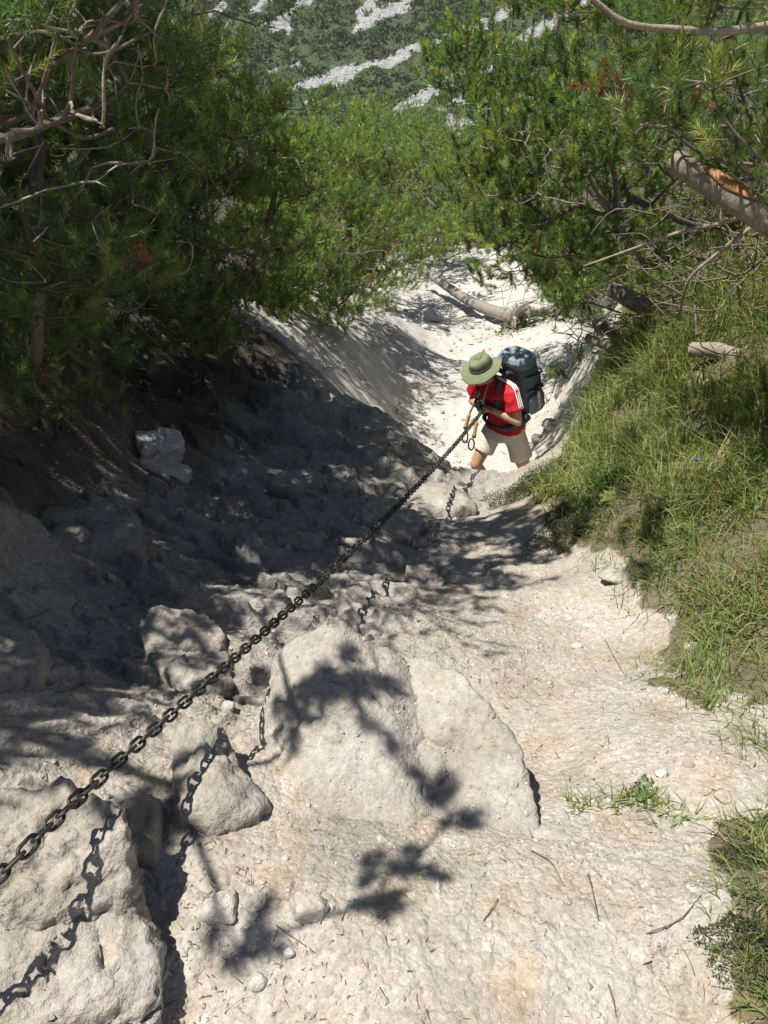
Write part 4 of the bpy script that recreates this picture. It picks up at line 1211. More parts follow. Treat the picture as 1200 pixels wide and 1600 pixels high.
def build_grass():
    rng = np.random.RandomState(21)
    X, Yy = [], []
    for poly, cnt in ((VEG_POLY, 210000), (VEG_POLY2, 30000)):
        lo, hi = poly.min(0), poly.max(0)
        y = lo[1] + (hi[1] - lo[1]) * rng.rand(cnt) ** 1.35; x = rng.uniform(lo[0], hi[0], cnt)
        k = (x < .60 * np.sqrt(y * y + 2) + .25) & in_poly(x, y, poly + (rng.normal(size=2) * 0))
        X.append(x[k]); Yy.append(y[k])
    x, y = np.concatenate(X), np.concatenate(Yy)
    v = veg_mask(x, y)
    x, y = x[v], y[v]
    d = fbm(xy3(x, y, 2.6, 3), 3)
    k = rng.rand(len(x)) < np.clip(.66 + 2.0 * d, .16, 1) * np.where(veg_mask(x - .09, y) & veg_mask(x - .05, y - .08), 1, .38)
    x, y, d = x[k], y[k], d[k]
    n = len(x)
    near = sstep(1.6, .6, y)
    z = ground_z(x, y) - .006
    hf = np.clip(.55 + 1.0 * fbm(xy3(x, y, 1.5, 12), 3) + .25 * sstep(2.5, 4.5, y), .25, 1.5)
    L = (.05 + .33 * rng.rand(n) ** 1.8) * hf * (1 - .55 * near)
    az = rng.normal(3.6, 1.3, n) + 2.5 * fbm(xy3(x, y, 3.5, 41), 2)
    lean = rng.uniform(.02, .75, n)
    col = GRASS[rng.choice(5, n, p=[.3, .25, .2, .12, .13])] * rng.uniform(.7, 1.25, (n, 1))
    s = rng.rand(n) < .12 + .22 * (fbm(xy3(x, y, 2.0, 30), 2) > .15)
    col[s] = STRAW[rng.randint(0, 2, s.sum())] * rng.uniform(.7, 1.2, (s.sum(), 1))
    V, F, Cc = blades(np.stack([x, y, z], -1), az, lean, L, rng.uniform(.0022, .0042, n) * (1.0 + .34 * y), col, 2)
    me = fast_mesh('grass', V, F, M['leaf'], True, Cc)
    tag(obj('grass', me), 'sunlit short grass and turf on the right bank', 'grass', None, 'stuff')
build_grass()

def tuft(label, px, py, n, L, seed, spread=.06, width=.005, az=3.4, azs=1.2, lean=(.1, .8), straw=.08, name='grass_tuft', cat='grass tuft', group='tufts of long grass', col=None, curl=.9, at=None):
    rng = np.random.RandomState(seed)
    c = G(px, py) if at is None else np.asarray(at)
    b = rng.normal(size=(n, 2)) * spread
    x, y = c[0] + b[:, 0], c[1] + b[:, 1]
    base = np.stack([x, y, ground_z(x, y) - .006], -1) - c
    g = (GRASS[:3] if col is None else np.asarray(col))
    cc = g[rng.randint(0, len(g), n)] * rng.uniform(.75, 1.3, (n, 1))
    s = rng.rand(n) < straw
    cc[s] = STRAW[rng.randint(0, 2, s.sum())]
    V, F, Cc = blades(base, rng.normal(az, azs, n), rng.uniform(lean[0], lean[1], n), L * rng.uniform(.45, 1.05, n), width * rng.uniform(.7, 1.2, n), cc, 5, curl)
    root = tag(empty(name, c), label, cat, group)
    tag(obj('blades', fast_mesh('blades', V, F, M['leaf'], True, Cc), root), kind='stuff')
    return root

tuft('low tuft of grass growing across the trail edge near the bottom', 905, 1262, 26, .10, 31, .022, .0042, lean=(.05, 1.0), azs=2)
tuft('grass tuft in the middle of the strip beside the white stone', 960, 1250, 34, .11, 32, .028, .004, azs=2)
tuft('grass tuft at the right end of the strip beside the white stone', 1040, 1268, 60, .09, 33, .035, .0035, azs=2.5, straw=.2)
tuft('long bright grass clump arching in front of the pale log', 1010, 600, 120, .55, 34, .13, .008, az=3.6, azs=.8)
tuft('long grass clump hanging left of the tall arching clump', 960, 640, 90, .46, 35, .12, .008, az=3.3, azs=.7)
tuft('tall green grass standing under the sawn log at the right edge', 1120, 500, 70, .50, 36, .14, .011, az=2.5, azs=1.6)
tuft('grass clump leaning over the dark hollow in the bank', 1110, 690, 90, .38, 37, .10, .006, az=3.6, azs=.9)
tuft('grass clump at the right edge below the hollow', 1180, 760, 90, .36, 38, .11, .006, az=3.4, azs=.9)
tuft('dark green grass tuft at the lower end of the bank', 1100, 1060, 110, .20, 39, .06, .0042, az=3.2, azs=1.6)
tuft('blue-green grass tuft beneath the purple bellflower', 1075, 790, 80, .22, 40, .06, .0045, azs=1.8)
tuft('grass tuft hanging over the edge of the overhanging turf', 960, 860, 60, .18, 41, .08, .004, az=3.6, azs=.9)
tuft('wispy dry grass tuft beside the backpack', 868, 660, 50, .30, 42, .10, .003, az=3.2, azs=.6, straw=.8)
tuft('spiky grass tuft in the lower right corner', 1185, 1400, 80, .13, 43, .04, .0032, az=3.3, azs=1.2)
tuft('dense short tuft at the bottom right edge', 1180, 1530, 90, .10, 44, .04, .003, az=3.3, azs=1.4)
tuft('grass tuft at the middle right edge of the bank', 1170, 900, 80, .26, 45, .09, .0045, az=3.4, azs=1.1)
tuft('dry straw-coloured tuft at the lower edge of the bank', 1040, 1040, 150, .10, 47, .055, .0030, az=3.4, azs=1.8, straw=.55)
tuft('sparse dry tuft on the stony foot of the bank', 1030, 1110, 40, .06, 48, .035, .0024, azs=2.5, straw=.6)
tuft('green tuft at the right edge above the cream stones', 1185, 1160, 90, .13, 49, .05, .0034, az=3.3, azs=1.3)
tuft('broad green tuft below the dark tuft at the end of the bank', 1130, 1095, 80, .15, 50, .05, .0042, az=3.4, azs=1.5)
tuft('long grass spilling over the turf edge toward the trail', 1010, 900, 90, .24, 52, .09, .0042, az=3.5, azs=.7)
tuft('long grass spilling down beside the pale log stub', 985, 740, 90, .34, 53, .11, .006, az=3.5, azs=.8)
tuft('arching grass below the blue-green tuft', 1080, 900, 100, .28, 54, .10, .005, az=3.6, azs=.9)
tuft('dry brown moss tuft on the rock under the chain', 680, 905, 160, .055, 46, .045, .003, azs=3, lean=(.1, 1.2), name='moss_tuft', cat='moss', group=None, col=[[.16, .115, .05], [.10, .08, .035], [.22, .17, .07]])

def leafy(label, name, cat, px, py, r, n, leaf, seed, cols, hgt=.5, group=None, at=None, aspect=.4):
    """low shrub: many small leaves on hidden stems"""
    rng = np.random.RandomState(seed)
    c = G(px, py) if at is None else np.asarray(at, float)
    root = empty(name, c)
    tag(root, label, cat, group)
    th = rng.uniform(0, 6.283, n); u = rng.rand(n) ** .55
    lob = 1 + .35 * np.sin(2 * th + seed) + .25 * np.sin(3 * th + 2.1 * seed) + .15 * np.sin(7 * th + seed)
    rr = r * u * lob
    x, y = rr * np.cos(th), rr * np.sin(th) * .8
    gz = ground_z(c[0] + x, c[1] + y) - c[2] if at is None else 0 * x
    z = gz + hgt * r * rng.rand(n) ** .7 * (1.05 - u ** 2) * (1 + .5 * np.sin(x / r * 5 + seed) * np.cos(y / r * 6))
    p = np.stack([x, y, z], -1)
    d = rng.normal(size=(n, 3)); d[:, 2] = np.abs(d[:, 2]) + .3; d /= np.linalg.norm(d, axis=1)[:, None]
    s = np.cross(d, rng.normal(size=(n, 3))); s /= np.linalg.norm(s, axis=1)[:, None]
    L = leaf * rng.uniform(.6, 1.2, (n, 1))
    V = np.stack([p, p + d * L * .5 - s * L * aspect * .5, p + d * L, p + d * L * .5 + s * L * aspect * .5], 1).reshape(-1, 3)
    cols = np.asarray(cols)
    cc = np.repeat(cols[rng.randint(0, len(cols), n)] * rng.uniform(.7, 1.3, (n, 1)), 4, 0)
    me = fast_mesh('foliage', V, np.arange(n * 4).reshape(-1, 4), M['leaf'], False, cc)
    tag(obj('foliage', me, root), kind='stuff')
    lst = []
    ends = p[rng.randint(0, n, max(6, n // 60))]
    feet = ends * .4
    feet[:, 2] = ground_z(c[0] + feet[:, 0], c[1] + feet[:, 1]) - c[2] - .01 if at is None else -.05
    for a, b in zip(ends, feet):
        m = (a + b) / 2 + rng.normal(size=3) * .1 * r
        lst.append((spline([b, m, a], 5), np.linspace(.0022, .0010, 5)))
    ac = Acc()
    for V, F in tubes(lst, 4): ac.add(V, F)
    tag(obj('stems', ac.mesh('stems', M['bark'], True), root), kind='stuff')
    return root
HEATH = [[.070, .095, .040], [.10, .12, .05], [.055, .075, .035], [.15, .14, .075]]
leafy('dark heather cushion hanging over the trail beside the hiker', 'heather_shrub', 'heather', 815, 772, .22, 4420, 0.0144, 51, HEATH, .55)
leafy('heather cushion on the overhanging turf above the chalk chunk', 'heather_shrub', 'heather', 895, 835, .22, 4420, 0.0122, 52, HEATH, .5)
leafy('low heather on the sunny slope behind the dark cushion', 'heather_shrub', 'heather', 870, 740, .25, 4420, 0.0130, 53, [[.15, .18, .06], [.11, .14, .05]], .4)
leafy('dark creeping heather in the lower right corner', 'heather_shrub', 'heather', 1180, 1470, .10, 3740, 0.0079, 57, HEATH, .4)
leafy('heather mat along the right edge near the bottom', 'heather_shrub', 'heather', 1165, 1340, .07, 2210, 0.0072, 58, HEATH, .45)
leafy('bright leafy herb in the turf below the log stub', 'herb', 'herb', 965, 755, .16, 260, .045, 59, [[.16, .24, .06], [.12, .20, .06]], .4, aspect=.55)
leafy('leafy herb growing from the overhanging turf edge', 'herb', 'herb', 920, 800, .09, 120, .04, 60, [[.15, .23, .06], [.11, .18, .055]], .8, aspect=.6)
leafy('orange dead pine twig caught in the grass at the right edge', 'dead_pine_twig', 'dead twig', 1165, 685, .09, 260, .05, 61, [[.36, .19, .08], [.42, .25, .11]], .8, aspect=.06)
leafy('small green weed in the strip of grass near the bottom', 'herb', 'herb', 1000, 1245, .05, 130, .018, 62, [[.15, .22, .07]], .5, aspect=.5)
leafy('reddish dead pine sprig hanging in the dark left pine', 'dead_pine_twig', 'dead twig', 0, 0, .06, 160, .05, 63, [[.50, .20, .09], [.42, .15, .06]], 1.4, at=P(222, 418, 3.0), aspect=.07)
leafy('green fern-like tuft under the roots of the fallen trunk', 'herb', 'herb', 815, 510, .35, 300, .10, 64, [[.14, .20, .06], [.10, .16, .05]], .7, aspect=.3)

def rosette(label, px, py, n, L, seed, cols):
    rng = np.random.RandomState(seed)
    c = G(px, py)
    root = empty('broadleaf_weed', c); tag(root, label, 'weed', None)
    for k in range(n):
        az = 6.283 * k / n + rng.uniform(-.3, .3); ln = L * rng.uniform(.7, 1.1); up = rng.uniform(.2, .7)
        t = np.linspace(0, 1, 6)
        r = ln * t; h = ln * up * np.sin(t * 2.2) * .6 + .004
        w = .20 * ln * np.sin(np.pi * np.clip(t * .94 + .04, 0, 1)) ** .8
        cx, cy = np.cos(az), np.sin(az)
        cen = np.stack([r * cx, r * cy, h], -1); sd = np.stack([-cy * w, cx * w, .25 * w], -1); sd2 = np.stack([cy * w, -cx * w, .25 * w], -1)
        V = np.stack([cen + sd, cen, cen + sd2], 1).reshape(-1, 3)
        F = []
        for q in range(5):
            for e in range(2): F.append([q * 3 + e, q * 3 + e + 1, q * 3 + 3 + e + 1, q * 3 + 3 + e])
        me = fast_mesh('leaf', V, F, M['leaf'], True, np.tile(np.asarray(cols) * rng.uniform(.8, 1.2), (len(V), 1)))
        obj('leaf', me, root)
rosette('star-shaped yellow-green weed rosette on the bare patch of bank', 957, 782, 9, .085, 1, (.17, .21, .065))
rosette('broad weed leaves at the turf edge above the chalk chunk', 925, 812, 7, .06, 3, (.15, .24, .07))

M['petal'] = mat_plain('purple_petal', (.16, .10, .55), .5, .3)
M['pink'] = mat_plain('pink_petal', (.50, .20, .48), .5, .3)
M['stemgreen'] = mat_plain('green_stem', (.13, .19, .06), .6, .3)
def flower(label, px, py, h, size, mat, seed, petals=5):
    c = G(px, py)
    rng = np.random.RandomState(seed)
    root = empty('flower', c); tag(root, label, 'flower', 'wild flowers in the turf')
    top = np.array([rng.uniform(-.02, .02), -.01, h])
    a = Acc(); V, F = tube(spline([[0, 0, -.01], [.006, .004, h * .5], top], 7), .0014, 5); a.add(V, F)
    obj('stem', a.mesh('stem', M['stemgreen']), root)
    for k in range(petals):
        az = 6.283 * k / petals
        d = np.array([math.cos(az), math.sin(az), .25]); s = np.array([-math.sin(az), math.cos(az), 0])
        V = np.array([top, top + d * size * .5 + s * size * .28 + [0, 0, .004], top + d * size, top + d * size * .5 - s * size * .28 + [0, 0, .004], top + d * size * .5 - [0, 0, .003]])
        obj('petal', fast_mesh('petal', V, [[0, 1, 4], [1, 2, 4], [2, 3, 4], [3, 0, 4]], M[mat], True), root)
flower('purple bellflower standing above the grass', 1082, 745, .10, .022, 'petal', 1)
flower('tiny purple flower at the turf edge beside the hiker', 861, 690, .05, .026, 'petal', 2)
flower('small pink flower below the log stub', 919, 740, .03, .016, 'pink', 3)
flower('small pink flower at the edge of the heather', 917, 780, .03, .012, 'pink', 4)

# ------------------------------------------------------------------ the iron chain
def mat_chain():
    m, nt, bs = new_mat('worn_iron')
    L = nt.links
    g = N(nt, 'ShaderNodeNewGeometry')
    n = N(nt, 'ShaderNodeTexNoise', Scale=42.0, Detail=5.0, Roughness=0.7); L.new(g.outputs['Position'], n.inputs['Vector'])
    L.new(ramp(nt, n.outputs[0], 0.38, 0.62, (0.050, 0.049, 0.048, 1), (0.090, 0.080, 0.072, 1)), bs.inputs['Base Color'])
    L.new(ramp(nt, n.outputs[0], 0.35, 0.65, (0.28, 0.28, 0.28, 1), (0.75, 0.75, 0.75, 1)), bs.inputs['Roughness'])
    bs.inputs['Metallic'].default_value = 0.75
    b = N(nt, 'ShaderNodeBump', Strength=0.5, Distance=0.0012); L.new(n.outputs[0], b.inputs['Height']); L.new(b.outputs[0], bs.inputs['Normal'])
    return m
M['chain'] = mat_chain()
HIK = np.array([1.09, 6.0, -3.87])       # where the hiker stands
TH = math.radians(126.87)
RT = np.array([math.cos(TH), math.sin(TH), 0]); FW = np.array([-math.sin(TH), math.cos(TH), 0]); UP = np.array([0, 0, 1.0])
def hk(p):
    """hiker's own frame (his right, forward, up) -> place"""
    p = np.asarray(p, float)
    return HIK + p[..., 0:1] * RT + p[..., 1:2] * FW + p[..., 2:3] * UP
HAND = np.array([-.05, .34, 1.17])
hand_w = hk(HAND)
near_pt = P(155, 1217, 1.02)
CDIR = near_pt - hand_w; CDIR = CDIR / np.linalg.norm(CDIR)

def build_chain():
    mid = [near_pt + (hand_w - near_pt) * t - np.array([0, 0, .085 * 4 * t * (1 - t)]) for t in (.25, .5, .75)]
    pre = P(0, 1366, .775)
    a0 = P(-280, 1600, .53)
    path = spline([a0, pre, near_pt, *mid, hand_w, hand_w - CDIR * .16], 900)
    seg = np.linalg.norm(np.diff(path, axis=0), axis=1)
    s = np.concatenate([[0], np.cumsum(seg)])
    pitch, wire = .0345, .0043
    n = int(s[-1] / pitch)
    # one link: a stadium of round wire
    hl, hw, k = .0195 - .0115 + .0035, .0118, 7
    pts = []
    for a in np.linspace(-90, 90, k): pts.append((hl + hw * math.cos(math.radians(a)), hw * math.sin(math.radians(a)), 0))
    for a in np.linspace(90, 270, k): pts.append((-hl + hw * math.cos(math.radians(a)), hw * math.sin(math.radians(a)), 0))
    pts = np.array(pts)
    t = np.roll(pts, -1, 0) - np.roll(pts, 1, 0); t /= np.linalg.norm(t, axis=1)[:, None]
    nz = np.array([0, 0, 1.0]); nb = np.cross(t, nz)
    sd = 6; aa = np.linspace(0, 6.2832, sd, endpoint=False)
    V = (pts[:, None] + wire * (np.cos(aa)[None, :, None] * nb[:, None] + np.sin(aa)[None, :, None] * nz)).reshape(-1, 3)
    m = len(pts)
    i = np.arange(m)[:, None] * sd; i2 = ((np.arange(m) + 1) % m)[:, None] * sd; j = np.arange(sd)[None]; j2 = (j + 1) % sd
    F = np.stack([i + j, i2 + j, i2 + j2, i + j2], -1).reshape(-1, 4)
    me = fast_mesh('link', V, F, M['chain'], True)
    root = empty('iron_chain', near_pt)
    tag(root, 'dark iron safety chain stretched down to the hiker\'s hands', 'chain')
    rng = np.random.RandomState(2)
    for q in range(n):
        sc = (q + .5) * pitch
        c = np.array([np.interp(sc, s, path[:, d]) for d in range(3)])
        e = np.array([np.interp(sc + .01, s, path[:, d]) for d in range(3)])
        x = (e - c) / np.linalg.norm(e - c)
        y = np.cross([0, 0, 1.0], x); y /= np.linalg.norm(y); z = np.cross(x, y)
        a = math.radians(38 + 90 * (q % 2) + rng.uniform(-9, 9) + 12 * math.sin(q * .13))
        yy = y * math.cos(a) + z * math.sin(a); zz = np.cross(x, yy)
        Mx = Matrix(((x[0], yy[0], zz[0], c[0] - near_pt[0]), (x[1], yy[1], zz[1], c[1] - near_pt[1]), (x[2], yy[2], zz[2], c[2] - near_pt[2]), (0, 0, 0, 1)))
        o = obj('link', me, root)
        o.matrix_basis = Mx
build_chain()

# ------------------------------------------------------------------ the hiker
def loft(secs, n=24, power=2.0):
    """secs: (centre, half width along a, half depth along b, a, b) rings joined into a closed skin"""
    t = np.linspace(0, 2 * np.pi, n, endpoint=False)
    c, s = np.cos(t), np.sin(t)
    c = np.sign(c) * np.abs(c) ** (2 / power); s = np.sign(s) * np.abs(s) ** (2 / power)
    R = []
    for cen, ra, rb, a, b in secs:
        R.append(np.asarray(cen)[None] + ra * c[:, None] * np.asarray(a)[None] + rb * s[:, None] * np.asarray(b)[None])
    first = np.repeat(np.asarray(secs[0][0])[None], n, 0) + (R[0] - np.asarray(secs[0][0])) * .01
    last = np.repeat(np.asarray(secs[-1][0])[None], n, 0) + (R[-1] - np.asarray(secs[-1][0])) * .01
    V = np.vstack([first] + R + [last])
    k = len(secs) + 2
    i = np.arange(k - 1)[:, None] * n; j = np.arange(n)[None]; j2 = (j + 1) % n
    return V, np.stack([i + j, i + j2, i + n + j2, i + n + j], -1).reshape(-1, 4)

def limb(pts, rad, n=12, sides=14):
    p = spline(pts, n); u = np.linspace(0, len(rad) - 1, n)
    r = np.interp(u, np.arange(len(rad)), rad)
    d0 = p[0] - p[1]; d0 /= np.linalg.norm(d0); d1 = p[-1] - p[-2]; d1 /= np.linalg.norm(d1)
    ext = [p[0] + d0 * r[0] * .9, p[0] + d0 * r[0] * .55], [p[-1] + d1 * r[-1] * .55, p[-1] + d1 * r[-1] * .9]
    p = np.vstack([ext[0], p, ext[1]]); r = np.concatenate([[r[0] * .4, r[0] * .83], r, [r[-1] * .83, r[-1] * .4]])
    return tube(p, r, sides, True)

def ball(c, r, rot=None, level=3):
    D, F = ico(level)
    V = D * np.asarray(r)
    if rot is not None: V = V @ np.asarray(rot).T
    return V + np.asarray(c), F

def fused(name, parts, mat, parent, voxel=.008, smooth=3, wrinkle=0.0, wscale=14.0, off=(0, 0, 0), attr=None):
    """overlapping pieces melted into one continuous skin"""
    bm = bmesh.new()
    for V, F in parts:
        vs = [bm.verts.new(v) for v in V.tolist()]
        for f in F.tolist():
            try: bm.faces.new([vs[i] for i in dict.fromkeys(f)])
            except ValueError: pass
    bmesh.ops.recalc_face_normals(bm, faces=bm.faces)
    me = bpy.data.meshes.new(name + '_raw'); bm.to_mesh(me); bm.free()
    o = bpy.data.objects.new(name + '_raw', me); COL.objects.link(o)
    r = o.modifiers.new('r', 'REMESH'); r.mode = 'VOXEL'; r.voxel_size = voxel
    if smooth:
        s = o.modifiers.new('s', 'SMOOTH'); s.factor = .5; s.iterations = smooth
    dg = bpy.context.evaluated_depsgraph_get()
    ev = o.evaluated_get(dg)
    m2 = bpy.data.meshes.new_from_object(ev)
    bpy.data.objects.remove(o); bpy.data.meshes.remove(me)
    m2.name = name
    nv = len(m2.vertices)
    co = np.empty(nv * 3, np.float32); m2.vertices.foreach_get('co', co); co = co.reshape(-1, 3)
    if wrinkle:
        nm = np.empty(nv * 3, np.float32); m2.vertices.foreach_get('normal', nm); nm = nm.reshape(-1, 3)
        co = co + nm * (wrinkle * fbm(co * np.array([wscale, wscale, wscale * .5]), 3, ridge=True))[:, None]
        m2.vertices.foreach_set('co', co.ravel().astype(np.float32))
    m2.polygons.foreach_set('use_smooth', np.ones(len(m2.polygons), bool))
    m2.materials.clear(); m2.materials.append(mat)
    m2.update()
    return obj(name, m2, parent)

M['skin'] = mat_plain('tanned_skin', (.50, .29, .19), .55, .4, 0, .10, 18)
M['shirt'] = mat_plain('red_shirt', (.52, .022, .035), .75, .25, 0, .10, 25, .1)
M['white'] = mat_plain('white_stripe', (.78, .76, .76), .7, .3, 0, .04)
M['shorts'] = mat_plain('beige_shorts', (.60, .56, .49), .85, .2, 0, .10, 25, .15)
M['hat'] = mat_plain('sage_hat', (.185, .215, .125), .85, .2, 0, .10, 30, .15)
M['hatband'] = mat_plain('dark_hatband', (.075, .095, .06), .8, .2)
M['hair'] = mat_plain('dark_hair', (.05, .035, .025), .7, .3)
M['boot'] = mat_plain('brown_boot', (.10, .08, .065), .7, .3)
M['sock'] = mat_plain('grey_sock', (.22, .22, .22), .9, .1)
M['dark'] = mat_plain('black_webbing', (.022, .024, .028), .7, .3)
M['pack'] = mat_plain('slate_pack_fabric', (.13, .19, .24), .65, .35, 0, .12, 22, .2)
M['packdark'] = mat_plain('charcoal_pack_panel', (.055, .072, .09), .7, .3, 0, .12, 22, .2)
M['packlight'] = mat_plain('pale_slate_pocket', (.21, .275, .32), .65, .35, 0, .12, 22, .2)
M['packblue'] = mat_plain('blue_pack_trim', (.05, .14, .36), .6, .3)
M['bottle'] = mat_plain('steel_bottle', (.34, .36, .37), .28, .5, .9, .06)
M['cork'] = mat_plain('cork_grip', (.50, .30, .15), .8, .2, 0, .2, 120)
M['pole'] = mat_plain('silver_pole', (.55, .55, .55), .35, .5, .7, .05)
M['eye'] = mat_plain('dark_eye', (.03, .02, .015), .3, .5)
M['lip'] = mat_plain('lips', (.36, .14, .11), .6, .3)

def A3(*v): return np.array(v, float)
def build_hiker():
    root = empty('person', HIK, TH)
    tag(root, 'hiker in red shirt and green hat pulling himself up by the chain', 'person')
    RX = A3(1, 0, 0)
    # spine leaning forward
    hip, waist, chest, neckb, head = A3(0, 0, .93), A3(0, .03, 1.06), A3(0, .13, 1.25), A3(0, .235, 1.39), A3(0, .345, 1.505)
    hipR, hipL = A3(.095, .0, .90), A3(-.095, .0, .90)
    kneeR, ankR, toeR = A3(.13, .20, .51), A3(.13, .06, .10), A3(.14, .24, .035)
    kneeL, ankL, toeL = A3(-.21, -.10, .50), A3(-.27, -.36, .20), A3(-.26, -.20, .09)
    shR, shL = A3(.185, .18, 1.345), A3(-.185, .18, 1.345)
    elR, elL = A3(.275, .16, 1.09), A3(-.30, .17, 1.105)
    wrR, wrL = A3(.045, .315, 1.165), A3(-.125, .30, 1.18)
    # chain axis at the hands, in his frame
    cl = A3(CDIR @ RT, CDIR @ FW, CDIR[2])
    parts = []
    fr = Euler((math.radians(-24), 0, 0)).to_matrix()          # head bowed
    hr = np.array(fr)
    parts.append(ball(head, (.076, .096, .112), hr))
    parts.append(ball(head + hr @ A3(0, .035, -.062), (.052, .060, .052), hr))          # jaw and chin
    parts.append(ball(head + hr @ A3(0, .098, -.012), (.013, .020, .026), hr, 2))        # nose
    parts.append(ball(head + hr @ A3(0, .080, .026), (.052, .018, .012), hr, 2))         # brow
    for s in (-1, 1): parts.append(ball(head + hr @ A3(.077 * s, .0, -.008), (.010, .020, .032), hr, 2))   # ears
    parts.append(limb([neckb - A3(0, .02, .03), neckb + A3(0, .035, .03), head + A3(0, -.01, -.06)], [.062, .056, .054]))
    sec = lambda c, a, b: (c, a, b, RX, A3(0, .93, -.37))
    parts.append(loft([sec(hip - A3(0, 0, .06), .13, .10), sec(hip, .15, .105), sec(waist, .135, .10), sec(chest, .155, .115), sec(neckb - A3(0, .02, .05), .15, .085), sec(neckb, .07, .06)]))
    for sh, el, wr in ((shR, elR, wrR), (shL, elL, wrL)):
        parts.append(limb([sh, (sh + el) / 2 + A3(0, -.01, 0), el], [.052, .047, .038]))
        parts.append(limb([el, el + (wr - el) * .35, wr], [.040, .039, .026]))
    for h, k, a in ((hipR, kneeR, ankR), (hipL, kneeL, ankL)):
        parts.append(limb([h, (h + k) / 2 + A3(0, .015, 0), k], [.088, .074, .054]))
        back = A3(0, -.035, 0)
        parts.append(limb([k, k + (a - k) * .33 + back, k + (a - k) * .75 + back * .3, a], [.054, .058, .042, .036]))
    # hands closed round the chain, five fingers each
    u = np.cross(cl, A3(0, 0, 1)); u /= np.linalg.norm(u); v = np.cross(u, cl)
    for s, wr, along in ((1, wrR, .0), (-1, wrL, -.085)):
        c0 = HAND + cl * along
        side = u * (s if (u @ RX) > 0 else -s)                   # towards this hand's own side
        palm = c0 + side * .030 + v * .004
        parts.append(limb([wr, (wr + palm) / 2 + v * .004, palm], [.026, .029, .030]))
        parts.append(ball(palm, (.034, .034, .030), None, 2))
        for f in range(4):
            o = cl * (.030 - .020 * f)
            fl = (.95, 1.05, 1.0, .85)[f]
            aa = np.radians(np.linspace(20, 20 + 215 * fl, 6))
            pts = [c0 + o + .026 * (np.cos(a) * side + np.sin(a) * v) for a in aa]
            parts.append(limb(pts, [.0095, .0090, .0085, .0075], 8, 8))
        aa = np.radians(np.linspace(-10, -150, 5))
        parts.append(limb([c0 + cl * (.036 + .006 * i) + .027 * (np.cos(a) * side + np.sin(a) * v) for i, a in enumerate(aa)], [.012, .011, .010, .008], 8, 8))
    body = fused('body', parts, M['skin'], root, .0105, 2)
    for s in (-1, 1):
        V, F = ball(head + hr @ A3(.033 * s, .086, .008), (.013, .008, .007), hr, 2); obj('eye', fast_mesh('eye', V, F, M['eye']), root)
    V, F = ball(head + hr @ A3(0, .089, -.055), (.024, .008, .008), hr, 2); obj('mouth', fast_mesh('mouth', V, F, M['lip']), root)
    hp = [ball(head + hr @ A3(0, -.018, .012), (.083, .092, .110), hr)]
    fused('hair', hp, M['hair'], root, .008, 1, .003, 60)
    # shirt: trunk and short sleeves
    sp = []
    sp.append(loft([(hip - A3(0, 0, .035), 0.186, .146, RX, A3(0, 1, -.05)), sec(hip + A3(0, 0, .01), .174, .136), sec(hip + A3(0, 0, .05), .165, .128), sec(waist, .158, .122), sec(chest, .176, .134), sec(neckb - A3(0, .03, .055), .185, .108), sec(neckb - A3(0, .01, .005), .085, .078)], 28, 2.3))
    for sh, el in ((shR, elR), (shL, elL)):
        d = (el - sh) / np.linalg.norm(el - sh)
        a = np.cross(d, A3(0, 1, 0)); a /= np.linalg.norm(a); b = np.cross(d, a)
        inner = sh + A3(-np.sign(sh[0]) * .06, -.01, .005)
        sp.append(loft([(inner, .075, .075, a, b), (sh, .074, .074, a, b), (sh + d * .08, .070, .070, a, b), (sh + d * .165, .071, .071, a, b)], 20))
    sp.append(limb([shL + A3(.02, 0, 0), neckb + A3(0, -.02, -.02), shR + A3(-.02, 0, 0)], [.062, .07, .062]))
    shirt = fused('shirt', sp, M['shirt'], root, .009, 2, .015, 10)
    # collar and the three white stripes down each sleeve
    V, F = tube(np.array([neckb + A3(.068 * math.cos(t), .064 * math.sin(t) + .008, .012 - .02 * math.sin(t)) for t in np.linspace(0, 2 * math.pi, 22)]), .010, 8, False)
    obj('collar', fast_mesh('collar', V, F, M['shirt']), shirt)
    for sh, el in ((shR, elR), (shL, elL)):
        d = (el - sh) / np.linalg.norm(el - sh)
        out = A3(np.sign(sh[0]), 0, 0); out = out - d * (out @ d); out /= np.linalg.norm(out)
        fwd = np.cross(d, out)
        start = neckb + A3(np.sign(sh[0]) * .085, -.005, -.004)
        for k in (-1, 0, 1):
            off = fwd * .019 * k
            q = [start + A3(0, .016 * k * np.sign(fwd[1] + 1e-6), .068), sh + out * .028 - d * .066 + off * 1.0, sh + out * .071 - d * .022 + off, sh + out * .081 + d * .07 + off, sh + out * .081 + d * .16 + off]
            V, F = tube(spline(q, 18), .0058, 6)
            obj('sleeve_stripe', fast_mesh('sleeve_stripe', V, F, M['white']), shirt)
    # shorts
    hp = [loft([sec(hip + A3(0, 0, .03), .162, .122), sec(hip - A3(0, 0, .03), .172, .132), sec(hip - A3(0, -.005, .10), .165, .125)], 24, 2.2)]
    for h, k in ((hipR, kneeR), (hipL, kneeL)):
        d = (k - h) / np.linalg.norm(k - h)
        a = A3(1, 0, 0); a = a - d * (a @ d); a /= np.linalg.norm(a); b = np.cross(d, a)
        hp.append(loft([(h + d * -.05, .088, .092, a, b), (h + d * .08, .090, .096, a, b), (h + d * .20, .088, .095, a, b), (h + d * .295, .092, .099, a, b)], 22))
    fused('shorts', hp, M['shorts'], root, .010, 3, .010, 9)
